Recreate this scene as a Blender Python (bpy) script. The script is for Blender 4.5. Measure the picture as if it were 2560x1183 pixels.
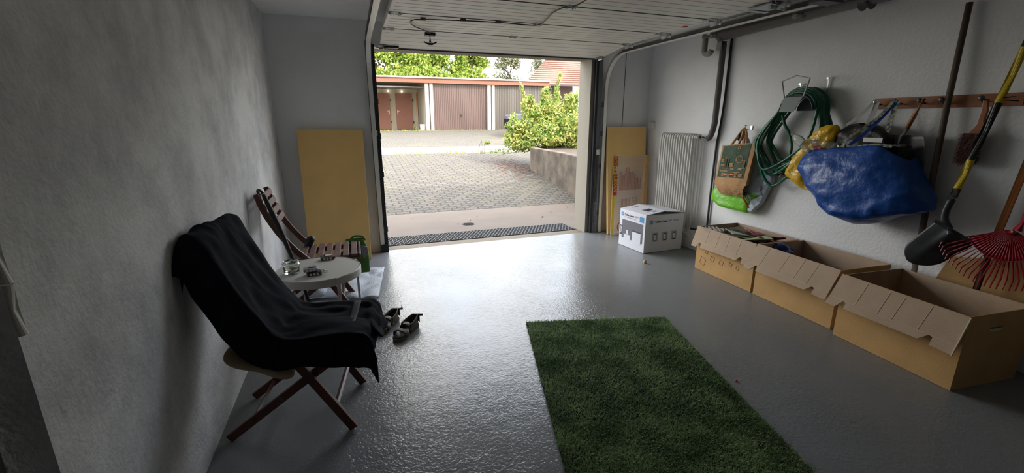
import bpy, bmesh, math, random
from mathutils import Vector, Matrix, noise
for _o in list(bpy.data.objects): bpy.data.objects.remove(_o)
SC = bpy.context.scene
COL = SC.collection
V = Vector
PI = math.pi
R = math.radians
random.seed(7)

# ------------------------------------------------------------------ camera
CAM_H, FOC = 1.4, 1100.0
PITCH = math.atan(288 / FOC); YAW = math.atan(405 / math.hypot(FOC, 288))
cd = bpy.data.cameras.new('camera'); cam = bpy.data.objects.new('camera', cd); COL.objects.link(cam)
cd.sensor_fit = 'HORIZONTAL'; cd.sensor_width = 36.0; cd.lens = FOC / 2560 * 36.0
cd.clip_start = 0.05; cd.clip_end = 400
cam.location = (0, 0, CAM_H)
cam.rotation_euler = (PI / 2 - PITCH, 0, -YAW)
SC.camera = cam
# ------------------------------------------------------------------ light
SC.view_settings.view_transform = 'Standard'; SC.view_settings.look = 'None'
SC.view_settings.gamma = 1; SC.view_settings.exposure = 0.72
SKY_STRENGTH, SUN_STRENGTH = 2.3, 5.0
w = bpy.data.worlds.new('world'); SC.world = w; w.use_nodes = True
nt = w.node_tree; nt.nodes.clear()
wo = nt.nodes.new('ShaderNodeOutputWorld'); bg = nt.nodes.new('ShaderNodeBackground')
sky = nt.nodes.new('ShaderNodeTexSky'); sky.sky_type = 'NISHITA'; sky.sun_disc = False
sky.sun_elevation = R(42); sky.sun_rotation = R(140); sky.air_density = 1.0; sky.dust_density = 4.0; sky.ozone_density = 1.0
tcw = nt.nodes.new('ShaderNodeTexCoord'); nzw = nt.nodes.new('ShaderNodeTexNoise'); nzw.inputs['Scale'].default_value = 3.0; nzw.inputs['Detail'].default_value = 6
rmw = nt.nodes.new('ShaderNodeValToRGB'); rmw.color_ramp.elements[0].position = 0.22; rmw.color_ramp.elements[1].position = 0.55
mxw = nt.nodes.new('ShaderNodeMix'); mxw.data_type = 'RGBA'
nt.links.new(tcw.outputs['Generated'], nzw.inputs['Vector']); nt.links.new(nzw.outputs['Fac'], rmw.inputs['Fac'])
nt.links.new(rmw.outputs['Color'], mxw.inputs['Factor'])
nt.links.new(sky.outputs['Color'], mxw.inputs['A']); mxw.inputs['B'].default_value = (1.95, 1.88, 1.74, 1)
nt.links.new(mxw.outputs['Result'], bg.inputs['Color']); bg.inputs['Strength'].default_value = SKY_STRENGTH
nt.links.new(bg.outputs[0], wo.inputs[0])
sd = bpy.data.lights.new('sun', 'SUN'); sd.energy = SUN_STRENGTH; sd.angle = R(1.0); sd.color = (1.0, 0.93, 0.82)
so = bpy.data.objects.new('sun', sd); COL.objects.link(so)
SUN_DIR = V((-0.55, 0.62, -0.60)).normalized()       # travels towards -x +y, down
so.rotation_euler = SUN_DIR.to_track_quat('-Z', 'Y').to_euler(); so.location = (6, -6, 12)
pl = bpy.data.lights.new('door_portal', 'AREA'); pl.shape = 'RECTANGLE'; pl.size = 2.6; pl.size_y = 2.2; pl.cycles.is_portal = True
po = bpy.data.objects.new('door_portal', pl); COL.objects.link(po); po.location = (1.5, 5.08, 1.05); po.rotation_euler = (-PI / 2, 0, 0)

# ------------------------------------------------------------------ materials
def hexc(r, g, b):
    f = lambda c: (c / 255 / 12.92) if c / 255 <= 0.04045 else ((c / 255 + 0.055) / 1.055) ** 2.4
    return (f(r), f(g), f(b), 1)
def mat(name, col, rough=0.6, metal=0.0, var=0.0, vscale=8.0, bump=0.0, bscale=60.0, bdist=0.01, spec=None, col2=None, trans=0.0, ior=None, coat=0, alpha=1.0, detail=4, stretch=None):
    m = bpy.data.materials.new(name); m.use_nodes = True
    t = m.node_tree; b = t.nodes['Principled BSDF']
    b.inputs['Base Color'].default_value = col; b.inputs['Roughness'].default_value = rough; b.inputs['Metallic'].default_value = metal
    if spec is not None: b.inputs['Specular IOR Level'].default_value = spec
    if trans: b.inputs['Transmission Weight'].default_value = trans
    if ior: b.inputs['IOR'].default_value = ior
    if coat: b.inputs['Coat Weight'].default_value = coat
    if alpha < 1: b.inputs['Alpha'].default_value = alpha
    tc = t.nodes.new('ShaderNodeTexCoord'); vec = tc.outputs['Object']
    if stretch:
        mp = t.nodes.new('ShaderNodeMapping'); mp.inputs['Scale'].default_value = stretch
        t.links.new(vec, mp.inputs['Vector']); vec = mp.outputs['Vector']
    if var > 0 or col2:
        n = t.nodes.new('ShaderNodeTexNoise'); n.inputs['Scale'].default_value = vscale; n.inputs['Detail'].default_value = detail
        t.links.new(vec, n.inputs['Vector'])
        r = t.nodes.new('ShaderNodeValToRGB'); t.links.new(n.outputs['Fac'], r.inputs['Fac'])
        c1 = col2 if col2 else tuple(min(1, c * (1 + var)) for c in col[:3]) + (1,)
        c0 = col if col2 else tuple(c * (1 - var) for c in col[:3]) + (1,)
        r.color_ramp.elements[0].color = c0; r.color_ramp.elements[1].color = c1
        r.color_ramp.elements[0].position = 0.35; r.color_ramp.elements[1].position = 0.65
        t.links.new(r.outputs['Color'], b.inputs['Base Color'])
    if bump > 0:
        n2 = t.nodes.new('ShaderNodeTexNoise'); n2.inputs['Scale'].default_value = bscale; n2.inputs['Detail'].default_value = 5
        t.links.new(vec, n2.inputs['Vector'])
        bp = t.nodes.new('ShaderNodeBump'); bp.inputs['Strength'].default_value = bump; bp.inputs['Distance'].default_value = bdist
        t.links.new(n2.outputs['Fac'], bp.inputs['Height']); t.links.new(bp.outputs['Normal'], b.inputs['Normal'])
    return m

M = {}
M['wall'] = mat('painted_plaster', hexc(234, 234, 233), 0.85, var=0.05, vscale=2.2, bump=0.55, bscale=45, bdist=0.006)
M['wall_rough'] = mat('rough_plaster', hexc(232, 232, 232), 0.8, bump=0.6, bscale=55, bdist=0.006)
M['ceiling'] = mat('ceiling_paint', hexc(236, 236, 234), 0.9, var=0.02, bump=0.2, bscale=50)
# left wall: plaster with grey patches
t = M['wall_rough'].node_tree; b = t.nodes['Principled BSDF']; tc = t.nodes.new('ShaderNodeTexCoord')
n1 = t.nodes.new('ShaderNodeTexNoise'); n1.inputs['Scale'].default_value = 2.1; n1.inputs['Detail'].default_value = 8; n1.inputs['Roughness'].default_value = 0.7
r1 = t.nodes.new('ShaderNodeValToRGB'); r1.color_ramp.elements[0].position = 0.36; r1.color_ramp.elements[1].position = 0.6
r1.color_ramp.elements[0].color = hexc(176, 176, 178); r1.color_ramp.elements[1].color = hexc(218, 218, 217)
t.links.new(tc.outputs['Object'], n1.inputs['Vector']); t.links.new(n1.outputs['Fac'], r1.inputs['Fac']); t.links.new(r1.outputs['Color'], b.inputs['Base Color'])
# floor paint: glossy grey with rolled-on ripples
m = mat('floor_paint', hexc(128, 133, 138), 0.2, spec=0.42); M['floor'] = m
t = m.node_tree; b = t.nodes['Principled BSDF']; tc = t.nodes.new('ShaderNodeTexCoord')
nc = t.nodes.new('ShaderNodeTexNoise'); nc.inputs['Scale'].default_value = 1.3; nc.inputs['Detail'].default_value = 6
rc = t.nodes.new('ShaderNodeValToRGB'); rc.color_ramp.elements[0].color = hexc(117, 120, 122); rc.color_ramp.elements[1].color = hexc(137, 140, 142)
t.links.new(tc.outputs['Object'], nc.inputs['Vector']); t.links.new(nc.outputs['Fac'], rc.inputs['Fac']); t.links.new(rc.outputs['Color'], b.inputs['Base Color'])
rr = t.nodes.new('ShaderNodeMapRange'); rr.inputs['To Min'].default_value = 0.13; rr.inputs['To Max'].default_value = 0.3
t.links.new(nc.outputs['Fac'], rr.inputs['Value']); t.links.new(rr.outputs['Result'], b.inputs['Roughness'])
na = t.nodes.new('ShaderNodeTexNoise'); na.inputs['Scale'].default_value = 62; na.inputs['Detail'].default_value = 3; na.inputs['Distortion'].default_value = 0.9
nb = t.nodes.new('ShaderNodeTexNoise'); nb.inputs['Scale'].default_value = 9; nb.inputs['Detail'].default_value = 4
nm = t.nodes.new('ShaderNodeTexNoise'); nm.inputs['Scale'].default_value = 1.1; nm.inputs['Detail'].default_value = 3
for x in (na, nb, nm): t.links.new(tc.outputs['Object'], x.inputs['Vector'])
rm = t.nodes.new('ShaderNodeMapRange'); rm.inputs['From Min'].default_value = 0.35; rm.inputs['From Max'].default_value = 0.65; rm.inputs['To Min'].default_value = 0.35; rm.inputs['To Max'].default_value = 1.0
t.links.new(nm.outputs['Fac'], rm.inputs['Value'])
mm = t.nodes.new('ShaderNodeMath'); mm.operation = 'MULTIPLY'; t.links.new(na.outputs['Fac'], mm.inputs[0]); t.links.new(rm.outputs['Result'], mm.inputs[1])
b1 = t.nodes.new('ShaderNodeBump'); b1.inputs['Strength'].default_value = 0.5; b1.inputs['Distance'].default_value = 0.006; t.links.new(mm.outputs[0], b1.inputs['Height'])
b2 = t.nodes.new('ShaderNodeBump'); b2.inputs['Strength'].default_value = 0.35; b2.inputs['Distance'].default_value = 0.006; t.links.new(nb.outputs['Fac'], b2.inputs['Height'])
t.links.new(b1.outputs['Normal'], b2.inputs['Normal']); t.links.new(b2.outputs['Normal'], b.inputs['Normal'])

M['panel'] = mat('door_panel_white', hexc(243, 240, 228), 0.42, spec=0.4)
M['seam'] = mat('dark_seam', hexc(70, 66, 64), 0.6)
M['steel'] = mat('galvanised_steel', hexc(178, 182, 184), 0.38, 0.85, var=0.08, vscale=30)
M['steel_dark'] = mat('dark_steel', hexc(92, 92, 92), 0.45, 0.6)
M['rubber'] = mat('black_rubber', hexc(32, 33, 36), 0.6)
M['black'] = mat('black_plastic', hexc(22, 22, 24), 0.4)
M['foam'] = mat('yellow_foam', hexc(248, 204, 132), 0.85, var=0.05, vscale=3, bump=0.1, bscale=120)
M['wood_red'] = mat('stained_wood', hexc(92, 52, 42), 0.5, var=0.25, vscale=9, bump=0.15, bscale=40, stretch=(1, 1, 0.3))
M['wood_worn'] = mat('worn_slat_wood', hexc(112, 82, 74), 0.55, var=0.3, vscale=14, bump=0.15, bscale=60)
M['towel'] = mat('black_terry', hexc(24, 25, 35), 0.95, var=0.25, vscale=14, bump=0.7, bscale=260, bdist=0.004)
M['towel'].node_tree.nodes['Principled BSDF'].inputs['Specular IOR Level'].default_value = 0.15
M['cushion'] = mat('tan_fabric', hexc(168, 148, 120), 0.95, var=0.1, bump=0.2, bscale=150)
M['white_metal'] = mat('white_powder_coat', hexc(205, 203, 196), 0.45, bump=0.05, bscale=300)
M['track_white'] = mat('bright_zinc_track', hexc(238, 236, 228), 0.35, 0.2)
M['glass'] = mat('jar_glass', (0.93, 0.97, 0.95, 1), 0.03, trans=1.0, ior=1.45)
M['cork'] = mat('amber_residue', hexc(176, 160, 110), 0.5)
M['card_out'] = mat('cardboard_outside', hexc(192, 152, 98), 0.85, var=0.07, vscale=6, bump=0.12, bscale=90)
M['card_in'] = mat('cardboard_inside', hexc(178, 155, 132), 0.88, var=0.05, vscale=9, bump=0.12, bscale=90)
M['card_edge'] = mat('cardboard_torn_edge', hexc(205, 190, 160), 0.9)
M['print_brown'] = mat('brown_print', hexc(120, 84, 50), 0.8)
M['white_card'] = mat('white_carton', hexc(214, 215, 222), 0.5)
M['blue_print'] = mat('blue_print', hexc(40, 145, 205), 0.5)
M['grey_print'] = mat('grey_print', hexc(98, 98, 106), 0.5)
M['mid_print'] = mat('mid_grey_print', hexc(160, 160, 166), 0.5)
M['dark_print'] = mat('dark_print', hexc(52, 52, 58), 0.5)
M['radiator'] = mat('radiator_enamel', hexc(216, 215, 208), 0.35)
M['plastic_white'] = mat('white_plastic', hexc(222, 220, 212), 0.45)
M['pipe_grey'] = mat('grey_pvc', hexc(112, 108, 104), 0.5, var=0.06, vscale=5)
M['pipe_lag'] = mat('pipe_lagging', hexc(96, 90, 88), 0.75, var=0.1, vscale=12)
M['pipe_black'] = mat('dark_conduit', hexc(50, 44, 50), 0.5)
M['pipe_fit'] = mat('beige_fitting', hexc(150, 148, 134), 0.55)
M['hose'] = mat('green_hose', hexc(12, 92, 66), 0.28, var=0.12, vscale=20)
M['chrome'] = mat('chrome', hexc(215, 215, 218), 0.15, 1.0)
M['red'] = mat('red_plastic', hexc(160, 30, 30), 0.4)
M['orange'] = mat('orange_plastic', hexc(210, 90, 30), 0.45)
M['plate'] = mat('hanger_plate', hexc(92, 100, 100), 0.5, 0.2)
M['rack'] = mat('varnished_board', hexc(150, 92, 52), 0.45, var=0.18, vscale=5, stretch=(1, 0.25, 3), bump=0.1)
M['ash'] = mat('weathered_handle', hexc(92, 76, 64), 0.75, var=0.2, vscale=10, stretch=(2, 2, 0.3), bump=0.25, bscale=60)
M['handle_wood'] = mat('varnished_handle', hexc(150, 96, 54), 0.45, var=0.2, vscale=10, stretch=(2, 2, 0.3))
M['yellow'] = mat('yellow_fibreglass', hexc(212, 184, 40), 0.4)
M['blade'] = mat('painted_blade', hexc(62, 64, 68), 0.42, 0.35, var=0.25, vscale=9)
M['zinc'] = mat('dull_zinc_blade', hexc(110, 108, 106), 0.5, 0.3, var=0.15, vscale=12)
M['rake'] = mat('red_rake_plastic', hexc(150, 24, 42), 0.35)
M['bristle'] = mat('brown_bristle', hexc(74, 38, 26), 0.8)
M['kraft'] = mat('kraft_paper', hexc(190, 146, 100), 0.85, var=0.08, vscale=12, bump=0.35, bscale=14, bdist=0.02)
M['lime'] = mat('lime_film', hexc(120, 200, 40), 0.35, bump=0.4, bscale=18, bdist=0.02)
M['film_grey'] = mat('grey_film', hexc(170, 178, 188), 0.4, bump=0.4, bscale=18, bdist=0.02)
M['bagblue'] = mat('woven_blue_poly', hexc(14, 72, 150), 0.36, var=0.1, vscale=6, bump=0.35, bscale=22, bdist=0.02)
M['bagedge'] = mat('blue_strap', hexc(28, 66, 160), 0.6)
M['strap_print'] = mat('strap_pattern', hexc(40, 60, 130), 0.6, col2=hexc(170, 170, 110), vscale=60, detail=0)
M['strap_white'] = mat('pale_strap', hexc(178, 176, 172), 0.7)
M['gold'] = mat('yellow_crinkle_film', hexc(214, 168, 30), 0.25, bump=0.7, bscale=12, bdist=0.03)
M['blackfilm'] = mat('black_bag_film', hexc(24, 20, 20), 0.5, bump=0.5, bscale=14, bdist=0.02)
M['pet'] = mat('clear_pet', (0.85, 0.88, 0.8, 1), 0.12, trans=0.85, ior=1.3)
M['leather'] = mat('brown_sandal_leather', hexc(76, 64, 52), 0.6, var=0.2, vscale=40, bump=0.3, bscale=120)
M['insole'] = mat('dark_insole', hexc(52, 50, 54), 0.55, var=0.4, vscale=30)
M['sole'] = mat('tan_sole', hexc(110, 98, 78), 0.7)
M['green_cloth'] = mat('green_bag_cloth', hexc(84, 132, 62), 0.8, bump=0.3, bscale=30, bdist=0.02)
M['bubble'] = mat('bubble_wrap', (0.86, 0.9, 0.95, 1), 0.25, trans=0.55, ior=1.2, bump=1.0, bscale=110, bdist=0.006)
M['dark_door'] = mat('grey_door_paint', hexc(120, 122, 128), 0.6)
M['navy'] = mat('navy_plastic', hexc(30, 44, 110), 0.4)
M['olive'] = mat('olive_pack', hexc(60, 66, 48), 0.5)
M['packdark'] = mat('dark_pack', hexc(60, 56, 58), 0.4)
M['sheet_clear'] = mat('clear_multiwall', (0.93, 0.9, 0.84, 1), 0.3, alpha=0.34)
M['film_red'] = mat('red_film_print', hexc(196, 48, 62), 0.5)
M['film_pink'] = mat('pink_film_print', hexc(206, 110, 104), 0.5, alpha=0.28)
M['film_yellow'] = mat('yellow_film_print', hexc(228, 196, 40), 0.5)
# outdoors
def hexo(r, g, b, k=0.225):      # outdoor colours darkened to offset bright daylight at indoor exposure
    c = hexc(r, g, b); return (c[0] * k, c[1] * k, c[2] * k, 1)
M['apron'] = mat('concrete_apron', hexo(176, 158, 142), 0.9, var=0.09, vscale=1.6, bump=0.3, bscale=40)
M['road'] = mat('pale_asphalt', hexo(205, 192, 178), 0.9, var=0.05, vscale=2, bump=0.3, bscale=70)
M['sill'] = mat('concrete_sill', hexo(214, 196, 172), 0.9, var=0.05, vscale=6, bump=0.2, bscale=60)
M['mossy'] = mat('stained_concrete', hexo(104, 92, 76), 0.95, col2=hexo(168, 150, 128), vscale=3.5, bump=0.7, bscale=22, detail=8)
M['render_cream'] = mat('cream_render', hexo(232, 222, 202, 0.3), 0.9, var=0.05, vscale=3, bump=0.2, bscale=60, stretch=(1, 1, 0.3))
M['fascia'] = mat('terracotta_fascia', hexo(190, 118, 84), 0.7, var=0.05)
M['roofedge'] = mat('roof_edge_metal', hexo(225, 225, 222), 0.4)
M['door_brown'] = mat('brown_metal_door', hexo(128, 94, 84), 0.55)
M['door_grey'] = mat('grey_metal_door', hexo(118, 108, 96), 0.55)
M['groove'] = mat('door_groove', hexo(86, 62, 56), 0.6)
M['door_wood'] = mat('red_brown_door', hexc(138, 90, 72), 0.6, var=0.05)
M['inner'] = mat('garage_inside', hexc(168, 160, 140), 0.9)
M['rooftile'] = mat('clay_roof_tile', hexo(196, 140, 122), 0.85, var=0.12, vscale=4)
M['bark'] = mat('bark', hexo(96, 78, 62), 0.95, var=0.2)
M['soil'] = mat('soil', hexo(110, 88, 66), 0.95, var=0.2, bump=0.6, bscale=25)
M['dry_leaf'] = mat('rust_leaf', hexo(176, 92, 56), 0.8, var=0.3, vscale=30)
def leafmat(name, c0, c1):
    m = mat(name, c0, 0.55, col2=c1, vscale=5, detail=3)
    t = m.node_tree; b = t.nodes['Principled BSDF']; out = t.nodes['Material Output']
    tr = t.nodes.new('ShaderNodeBsdfTranslucent'); mx = t.nodes.new('ShaderNodeMixShader'); mx.inputs[0].default_value = 0.35
    src = b.inputs['Base Color'].links[0].from_socket; t.links.new(src, tr.inputs['Color'])
    t.links.new(b.outputs[0], mx.inputs[1]); t.links.new(tr.outputs[0], mx.inputs[2]); t.links.new(mx.outputs[0], out.inputs['Surface'])
    return m
M['leaf_lime'] = leafmat('lime_leaf', hexo(132, 178, 66, 0.42), hexo(232, 230, 126, 0.42))
M['leaf_green'] = leafmat('mid_green_leaf', hexo(112, 160, 50, 0.42), hexo(200, 216, 88, 0.42))
M['leaf_rust'] = leafmat('rusty_leaf', hexo(150, 150, 84, 0.34), hexo(206, 166, 118, 0.34))
M['leaf_dull'] = leafmat('dull_leaf', hexo(120, 134, 96, 0.4), hexo(170, 170, 124, 0.4))
M['turf_blade'] = leafmat('turf_blade', hexc(84, 118, 66), hexc(160, 186, 130))
M['turf_base'] = mat('turf_backing', hexc(22, 34, 20), 0.95, var=0.3, vscale=80)
M['car'] = mat('dark_car_paint', hexo(40, 46, 58), 0.2, 0.3)
# interlocking pavers
def paver(name, ca, cb, mortar, moss):
    m = mat(name, ca, 0.9); t = m.node_tree; b = t.nodes['Principled BSDF']; tc = t.nodes.new('ShaderNodeTexCoord')
    mp = t.nodes.new('ShaderNodeMapping'); t.links.new(tc.outputs['Object'], mp.inputs['Vector'])
    wv = t.nodes.new('ShaderNodeTexWave'); wv.wave_type = 'BANDS'; wv.bands_direction = 'X'; wv.inputs['Scale'].default_value = 3.14; wv.inputs['Distortion'].default_value = 0
    t.links.new(mp.outputs[0], wv.inputs['Vector'])
    sx = t.nodes.new('ShaderNodeSeparateXYZ'); t.links.new(mp.outputs[0], sx.inputs[0])
    ma = t.nodes.new('ShaderNodeMath'); ma.operation = 'MULTIPLY_ADD'; ma.inputs[1].default_value = 0.035
    t.links.new(wv.outputs['Fac'], ma.inputs[0]); t.links.new(sx.outputs['Y'], ma.inputs[2])
    cx = t.nodes.new('ShaderNodeCombineXYZ'); t.links.new(sx.outputs['X'], cx.inputs['X']); t.links.new(ma.outputs[0], cx.inputs['Y'])
    br = t.nodes.new('ShaderNodeTexBrick'); t.links.new(cx.outputs[0], br.inputs['Vector'])
    br.inputs['Scale'].default_value = 1.0; br.inputs['Brick Width'].default_value = 0.225; br.inputs['Row Height'].default_value = 0.135
    br.inputs['Mortar Size'].default_value = 0.014; br.inputs['Mortar Smooth'].default_value = 0.3; br.inputs['Color1'].default_value = ca; br.inputs['Color2'].default_value = cb; br.inputs['Mortar'].default_value = mortar
    n = t.nodes.new('ShaderNodeTexNoise'); n.inputs['Scale'].default_value = 0.9; n.inputs['Detail'].default_value = 8; t.links.new(tc.outputs['Object'], n.inputs['Vector'])
    r = t.nodes.new('ShaderNodeValToRGB'); r.color_ramp.elements[0].position = 0.52; r.color_ramp.elements[1].position = 0.72
    r.color_ramp.elements[0].color = (0, 0, 0, 1); r.color_ramp.elements[1].color = (0.55, 0.55, 0.55, 1); t.links.new(n.outputs['Fac'], r.inputs['Fac'])
    mx = t.nodes.new('ShaderNodeMix'); mx.data_type = 'RGBA'; t.links.new(r.outputs[0], mx.inputs['Factor']); t.links.new(br.outputs['Color'], mx.inputs['A']); mx.inputs['B'].default_value = moss
    n3 = t.nodes.new('ShaderNodeTexNoise'); n3.inputs['Scale'].default_value = 25; n3.inputs['Detail'].default_value = 4; t.links.new(tc.outputs['Object'], n3.inputs['Vector'])
    m3 = t.nodes.new('ShaderNodeMix'); m3.data_type = 'RGBA'; m3.blend_type = 'MULTIPLY'; m3.inputs['Factor'].default_value = 0.6
    t.links.new(mx.outputs['Result'], m3.inputs['A']); r3 = t.nodes.new('ShaderNodeValToRGB'); r3.color_ramp.elements[0].color = (0.55, 0.55, 0.55, 1); r3.color_ramp.elements[0].position = 0.3; r3.color_ramp.elements[1].position = 0.6
    t.links.new(n3.outputs['Fac'], r3.inputs[0]); t.links.new(r3.outputs[0], m3.inputs['B'])
    t.links.new(m3.outputs['Result'], b.inputs['Base Color'])
    bp = t.nodes.new('ShaderNodeBump'); bp.inputs['Distance'].default_value = 0.02; bp.inputs['Strength'].default_value = 0.8; bp.invert = True
    t.links.new(br.outputs['Fac'], bp.inputs['Height']); t.links.new(bp.outputs[0], b.inputs['Normal'])
    return m
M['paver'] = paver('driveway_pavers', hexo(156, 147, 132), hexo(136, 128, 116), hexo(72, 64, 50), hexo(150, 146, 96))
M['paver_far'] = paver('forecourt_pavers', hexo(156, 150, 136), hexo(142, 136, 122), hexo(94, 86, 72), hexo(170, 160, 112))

# ------------------------------------------------------------------ helpers
def tag(o, label=None, cat=None, group=None, kind=None):
    if label: o['label'] = label
    if cat: o['category'] = cat
    if group: o['group'] = group
    if kind: o['kind'] = kind
    return o
def empty(name, loc=(0, 0, 0), rz=0.0, label=None, cat=None, group=None, kind=None):
    o = bpy.data.objects.new(name, None); COL.objects.link(o); o.location = loc; o.rotation_euler = (0, 0, rz); o.empty_display_size = 0.1
    return tag(o, label, cat, group, kind)
def frame_from(d, up=V((0, 0, 1))):
    d = V(d).normalized()
    if abs(d.dot(up)) > 0.98: up = V((1, 0, 0))
    x = d.cross(up).normalized(); y = x.cross(d).normalized()
    return x, y, d
class MB:
    def __init__(s): s.bm = bmesh.new()
    def v(s, p): return s.bm.verts.new(V(p))
    def face(s, vs):
        try: return s.bm.faces.new(vs)
        except ValueError: return None
    def hexa(s, p):                                   # 8 points: bottom 4, top 4
        q = [s.v(a) for a in p]
        for f in ((3, 2, 1, 0), (4, 5, 6, 7), (0, 1, 5, 4), (1, 2, 6, 5), (2, 3, 7, 6), (3, 0, 4, 7)): s.face([q[i] for i in f])
        return s
    def box(s, a, b):
        x0, x1 = sorted((a[0], b[0])); y0, y1 = sorted((a[1], b[1])); z0, z1 = sorted((a[2], b[2]))
        return s.hexa([(x0, y0, z0), (x1, y0, z0), (x1, y1, z0), (x0, y1, z0), (x0, y0, z1), (x1, y0, z1), (x1, y1, z1), (x0, y1, z1)])
    def bar(s, p, q, w, h, up=(0, 0, 1)):             # rectangular bar from p to q, w across, h along up
        p, q = V(p), V(q); x, y, d = frame_from(q - p, V(up)); x = x * w / 2; y = y * h / 2
        return s.hexa([p - x - y, p + x - y, p + x + y, p - x + y, q - x - y, q + x - y, q + x + y, q - x + y])
    def tube(s, pts, r, n=10, cap=True, closed=False):
        pts = [V(p) for p in pts]; rs = r if isinstance(r, (list, tuple)) else [r] * len(pts)
        rings = []; N = len(pts); prevx = None
        for i, p in enumerate(pts):
            if closed: d = pts[(i + 1) % N] - pts[i - 1]
            else: d = pts[min(i + 1, N - 1)] - pts[max(i - 1, 0)]
            d.normalize()
            if prevx is None: x, y, _ = frame_from(d)
            else:
                x = prevx - d * prevx.dot(d)
                if x.length < 1e-4: x = frame_from(d)[0]
                x.normalize(); y = d.cross(x)
            prevx = x
            rings.append([s.v(p + (x * math.cos(2 * PI * k / n) + y * math.sin(2 * PI * k / n)) * rs[i]) for k in range(n)])
        M_ = N if closed else N - 1
        for i in range(M_):
            a, b = rings[i], rings[(i + 1) % N]
            for k in range(n): s.face([a[k], a[(k + 1) % n], b[(k + 1) % n], b[k]])
        if cap and not closed:
            s.face(rings[0][::-1]); s.face(rings[-1])
        return s
    def cyl(s, p, q, r, n=16, r2=None): return s.tube([p, q], [r, r if r2 is None else r2], n)
    def lathe(s, prof, c=(0, 0, 0), n=32, axis='z'):
        c = V(c); rings = []
        for (r, z) in prof:
            ring = []
            for k in range(n):
                a = 2 * PI * k / n; p = V((r * math.cos(a), r * math.sin(a), z))
                if axis == 'x': p = V((p.z, p.x, p.y))
                if axis == 'y': p = V((p.x, p.z, p.y))
                ring.append(s.v(c + p))
            rings.append(ring)
        for i in range(len(rings) - 1):
            for k in range(n): s.face([rings[i][k], rings[i][(k + 1) % n], rings[i + 1][(k + 1) % n], rings[i + 1][k]])
        if prof[0][0] > 1e-5: s.face(rings[0][::-1])
        if prof[-1][0] > 1e-5: s.face(rings[-1])
        return s
    def prism(s, pts, off):                            # planar polygon extruded by off
        off = V(off); a = [s.v(p) for p in pts]; b_ = [s.v(V(p) + off) for p in pts]; n = len(a)
        s.face(a[::-1]); s.face(b_)
        for i in range(n): s.face([a[i], a[(i + 1) % n], b_[(i + 1) % n], b_[i]])
        return s
    def grid(s, fn, nu, nv, closed_v=False):
        g = [[s.v(fn(i / nu, j / nv)) for j in range(nv if closed_v else nv + 1)] for i in range(nu + 1)]
        W = nv
        for i in range(nu):
            for j in range(W):
                j2 = (j + 1) % nv if closed_v else j + 1
                s.face([g[i][j], g[i + 1][j], g[i + 1][j2], g[i][j2]])
        return g
    def build(s, name, m, parent=None, smooth=False, bevel=0.0, solid=0.0, loc=None, rot=None, sub=0, mats=None, weld=True):
        if weld: bmesh.ops.remove_doubles(s.bm, verts=s.bm.verts, dist=1e-6)
        bmesh.ops.recalc_face_normals(s.bm, faces=s.bm.faces)
        me = bpy.data.meshes.new(name); s.bm.to_mesh(me); s.bm.free()
        for mm_ in (mats or [m]): me.materials.append(mm_)
        if smooth:
            for p in me.polygons: p.use_smooth = True
        o = bpy.data.objects.new(name, me); COL.objects.link(o)
        if parent: o.parent = parent
        if loc: o.location = loc
        if rot: o.rotation_euler = rot
        if solid: sm = o.modifiers.new('thick', 'SOLIDIFY'); sm.thickness = solid; sm.offset = 0
        if sub: sb = o.modifiers.new('sub', 'SUBSURF'); sb.levels = sub; sb.render_levels = sub
        if bevel: bv = o.modifiers.new('bevel', 'BEVEL'); bv.width = bevel; bv.segments = 2; bv.limit_method = 'ANGLE'; bv.angle_limit = R(40)
        if smooth and bevel:
            pass
        return o
def catmull(pts, k=8, closed=False):
    P = [V(p) for p in pts]; n = len(P); out = []
    rng = range(n) if closed else range(n - 1)
    for i in rng:
        if closed: p0, p1, p2, p3 = P[i - 1], P[i], P[(i + 1) % n], P[(i + 2) % n]
        else: p0, p1, p2, p3 = P[max(i - 1, 0)], P[i], P[i + 1], P[min(i + 2, n - 1)]
        for j in range(k):
            t_ = j / k
            out.append(0.5 * ((2 * p1) + (p2 - p0) * t_ + (2 * p0 - 5 * p1 + 4 * p2 - p3) * t_ ** 2 + (3 * p1 - p0 - 3 * p2 + p3) * t_ ** 3))
    if not closed: out.append(P[-1])
    return out
def text(body, size, m, loc, right, upv, parent, name='lettering', shear=0.0, bold=0.0, align='LEFT', ext=0.0004, spacing=1.0):
    c = bpy.data.curves.new(name, 'FONT'); c.body = body; c.size = size; c.extrude = ext; c.shear = shear; c.offset = bold; c.align_x = align; c.space_character = spacing
    c.materials.append(m); tmp = bpy.data.objects.new('tmp', c); COL.objects.link(tmp); bpy.context.view_layer.update()
    me = bpy.data.meshes.new_from_object(tmp.evaluated_get(bpy.context.evaluated_depsgraph_get())); bpy.data.objects.remove(tmp)
    o = bpy.data.objects.new(name, me); COL.objects.link(o)
    x = V(right).normalized(); y = V(upv).normalized(); y = (y - x * y.dot(x)).normalized(); z = x.cross(y)
    mt = Matrix((x, y, z)).transposed().to_4x4(); mt.translation = V(loc)
    if parent:
        o.parent = parent
        pm = Matrix.LocRotScale(parent.location, parent.rotation_euler, parent.scale)
        pp = parent.parent
        while pp: pm = Matrix.LocRotScale(pp.location, pp.rotation_euler, pp.scale) @ pm; pp = pp.parent
        mt = pm.inverted() @ mt
    o.matrix_local = mt
    return o
def struct(o): o['kind'] = 'structure'; return o
nz = lambda p, s=1.0, seed=0.0: noise.noise(V(p) * s + V((seed, seed * 1.7, seed * 0.3)))

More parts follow.
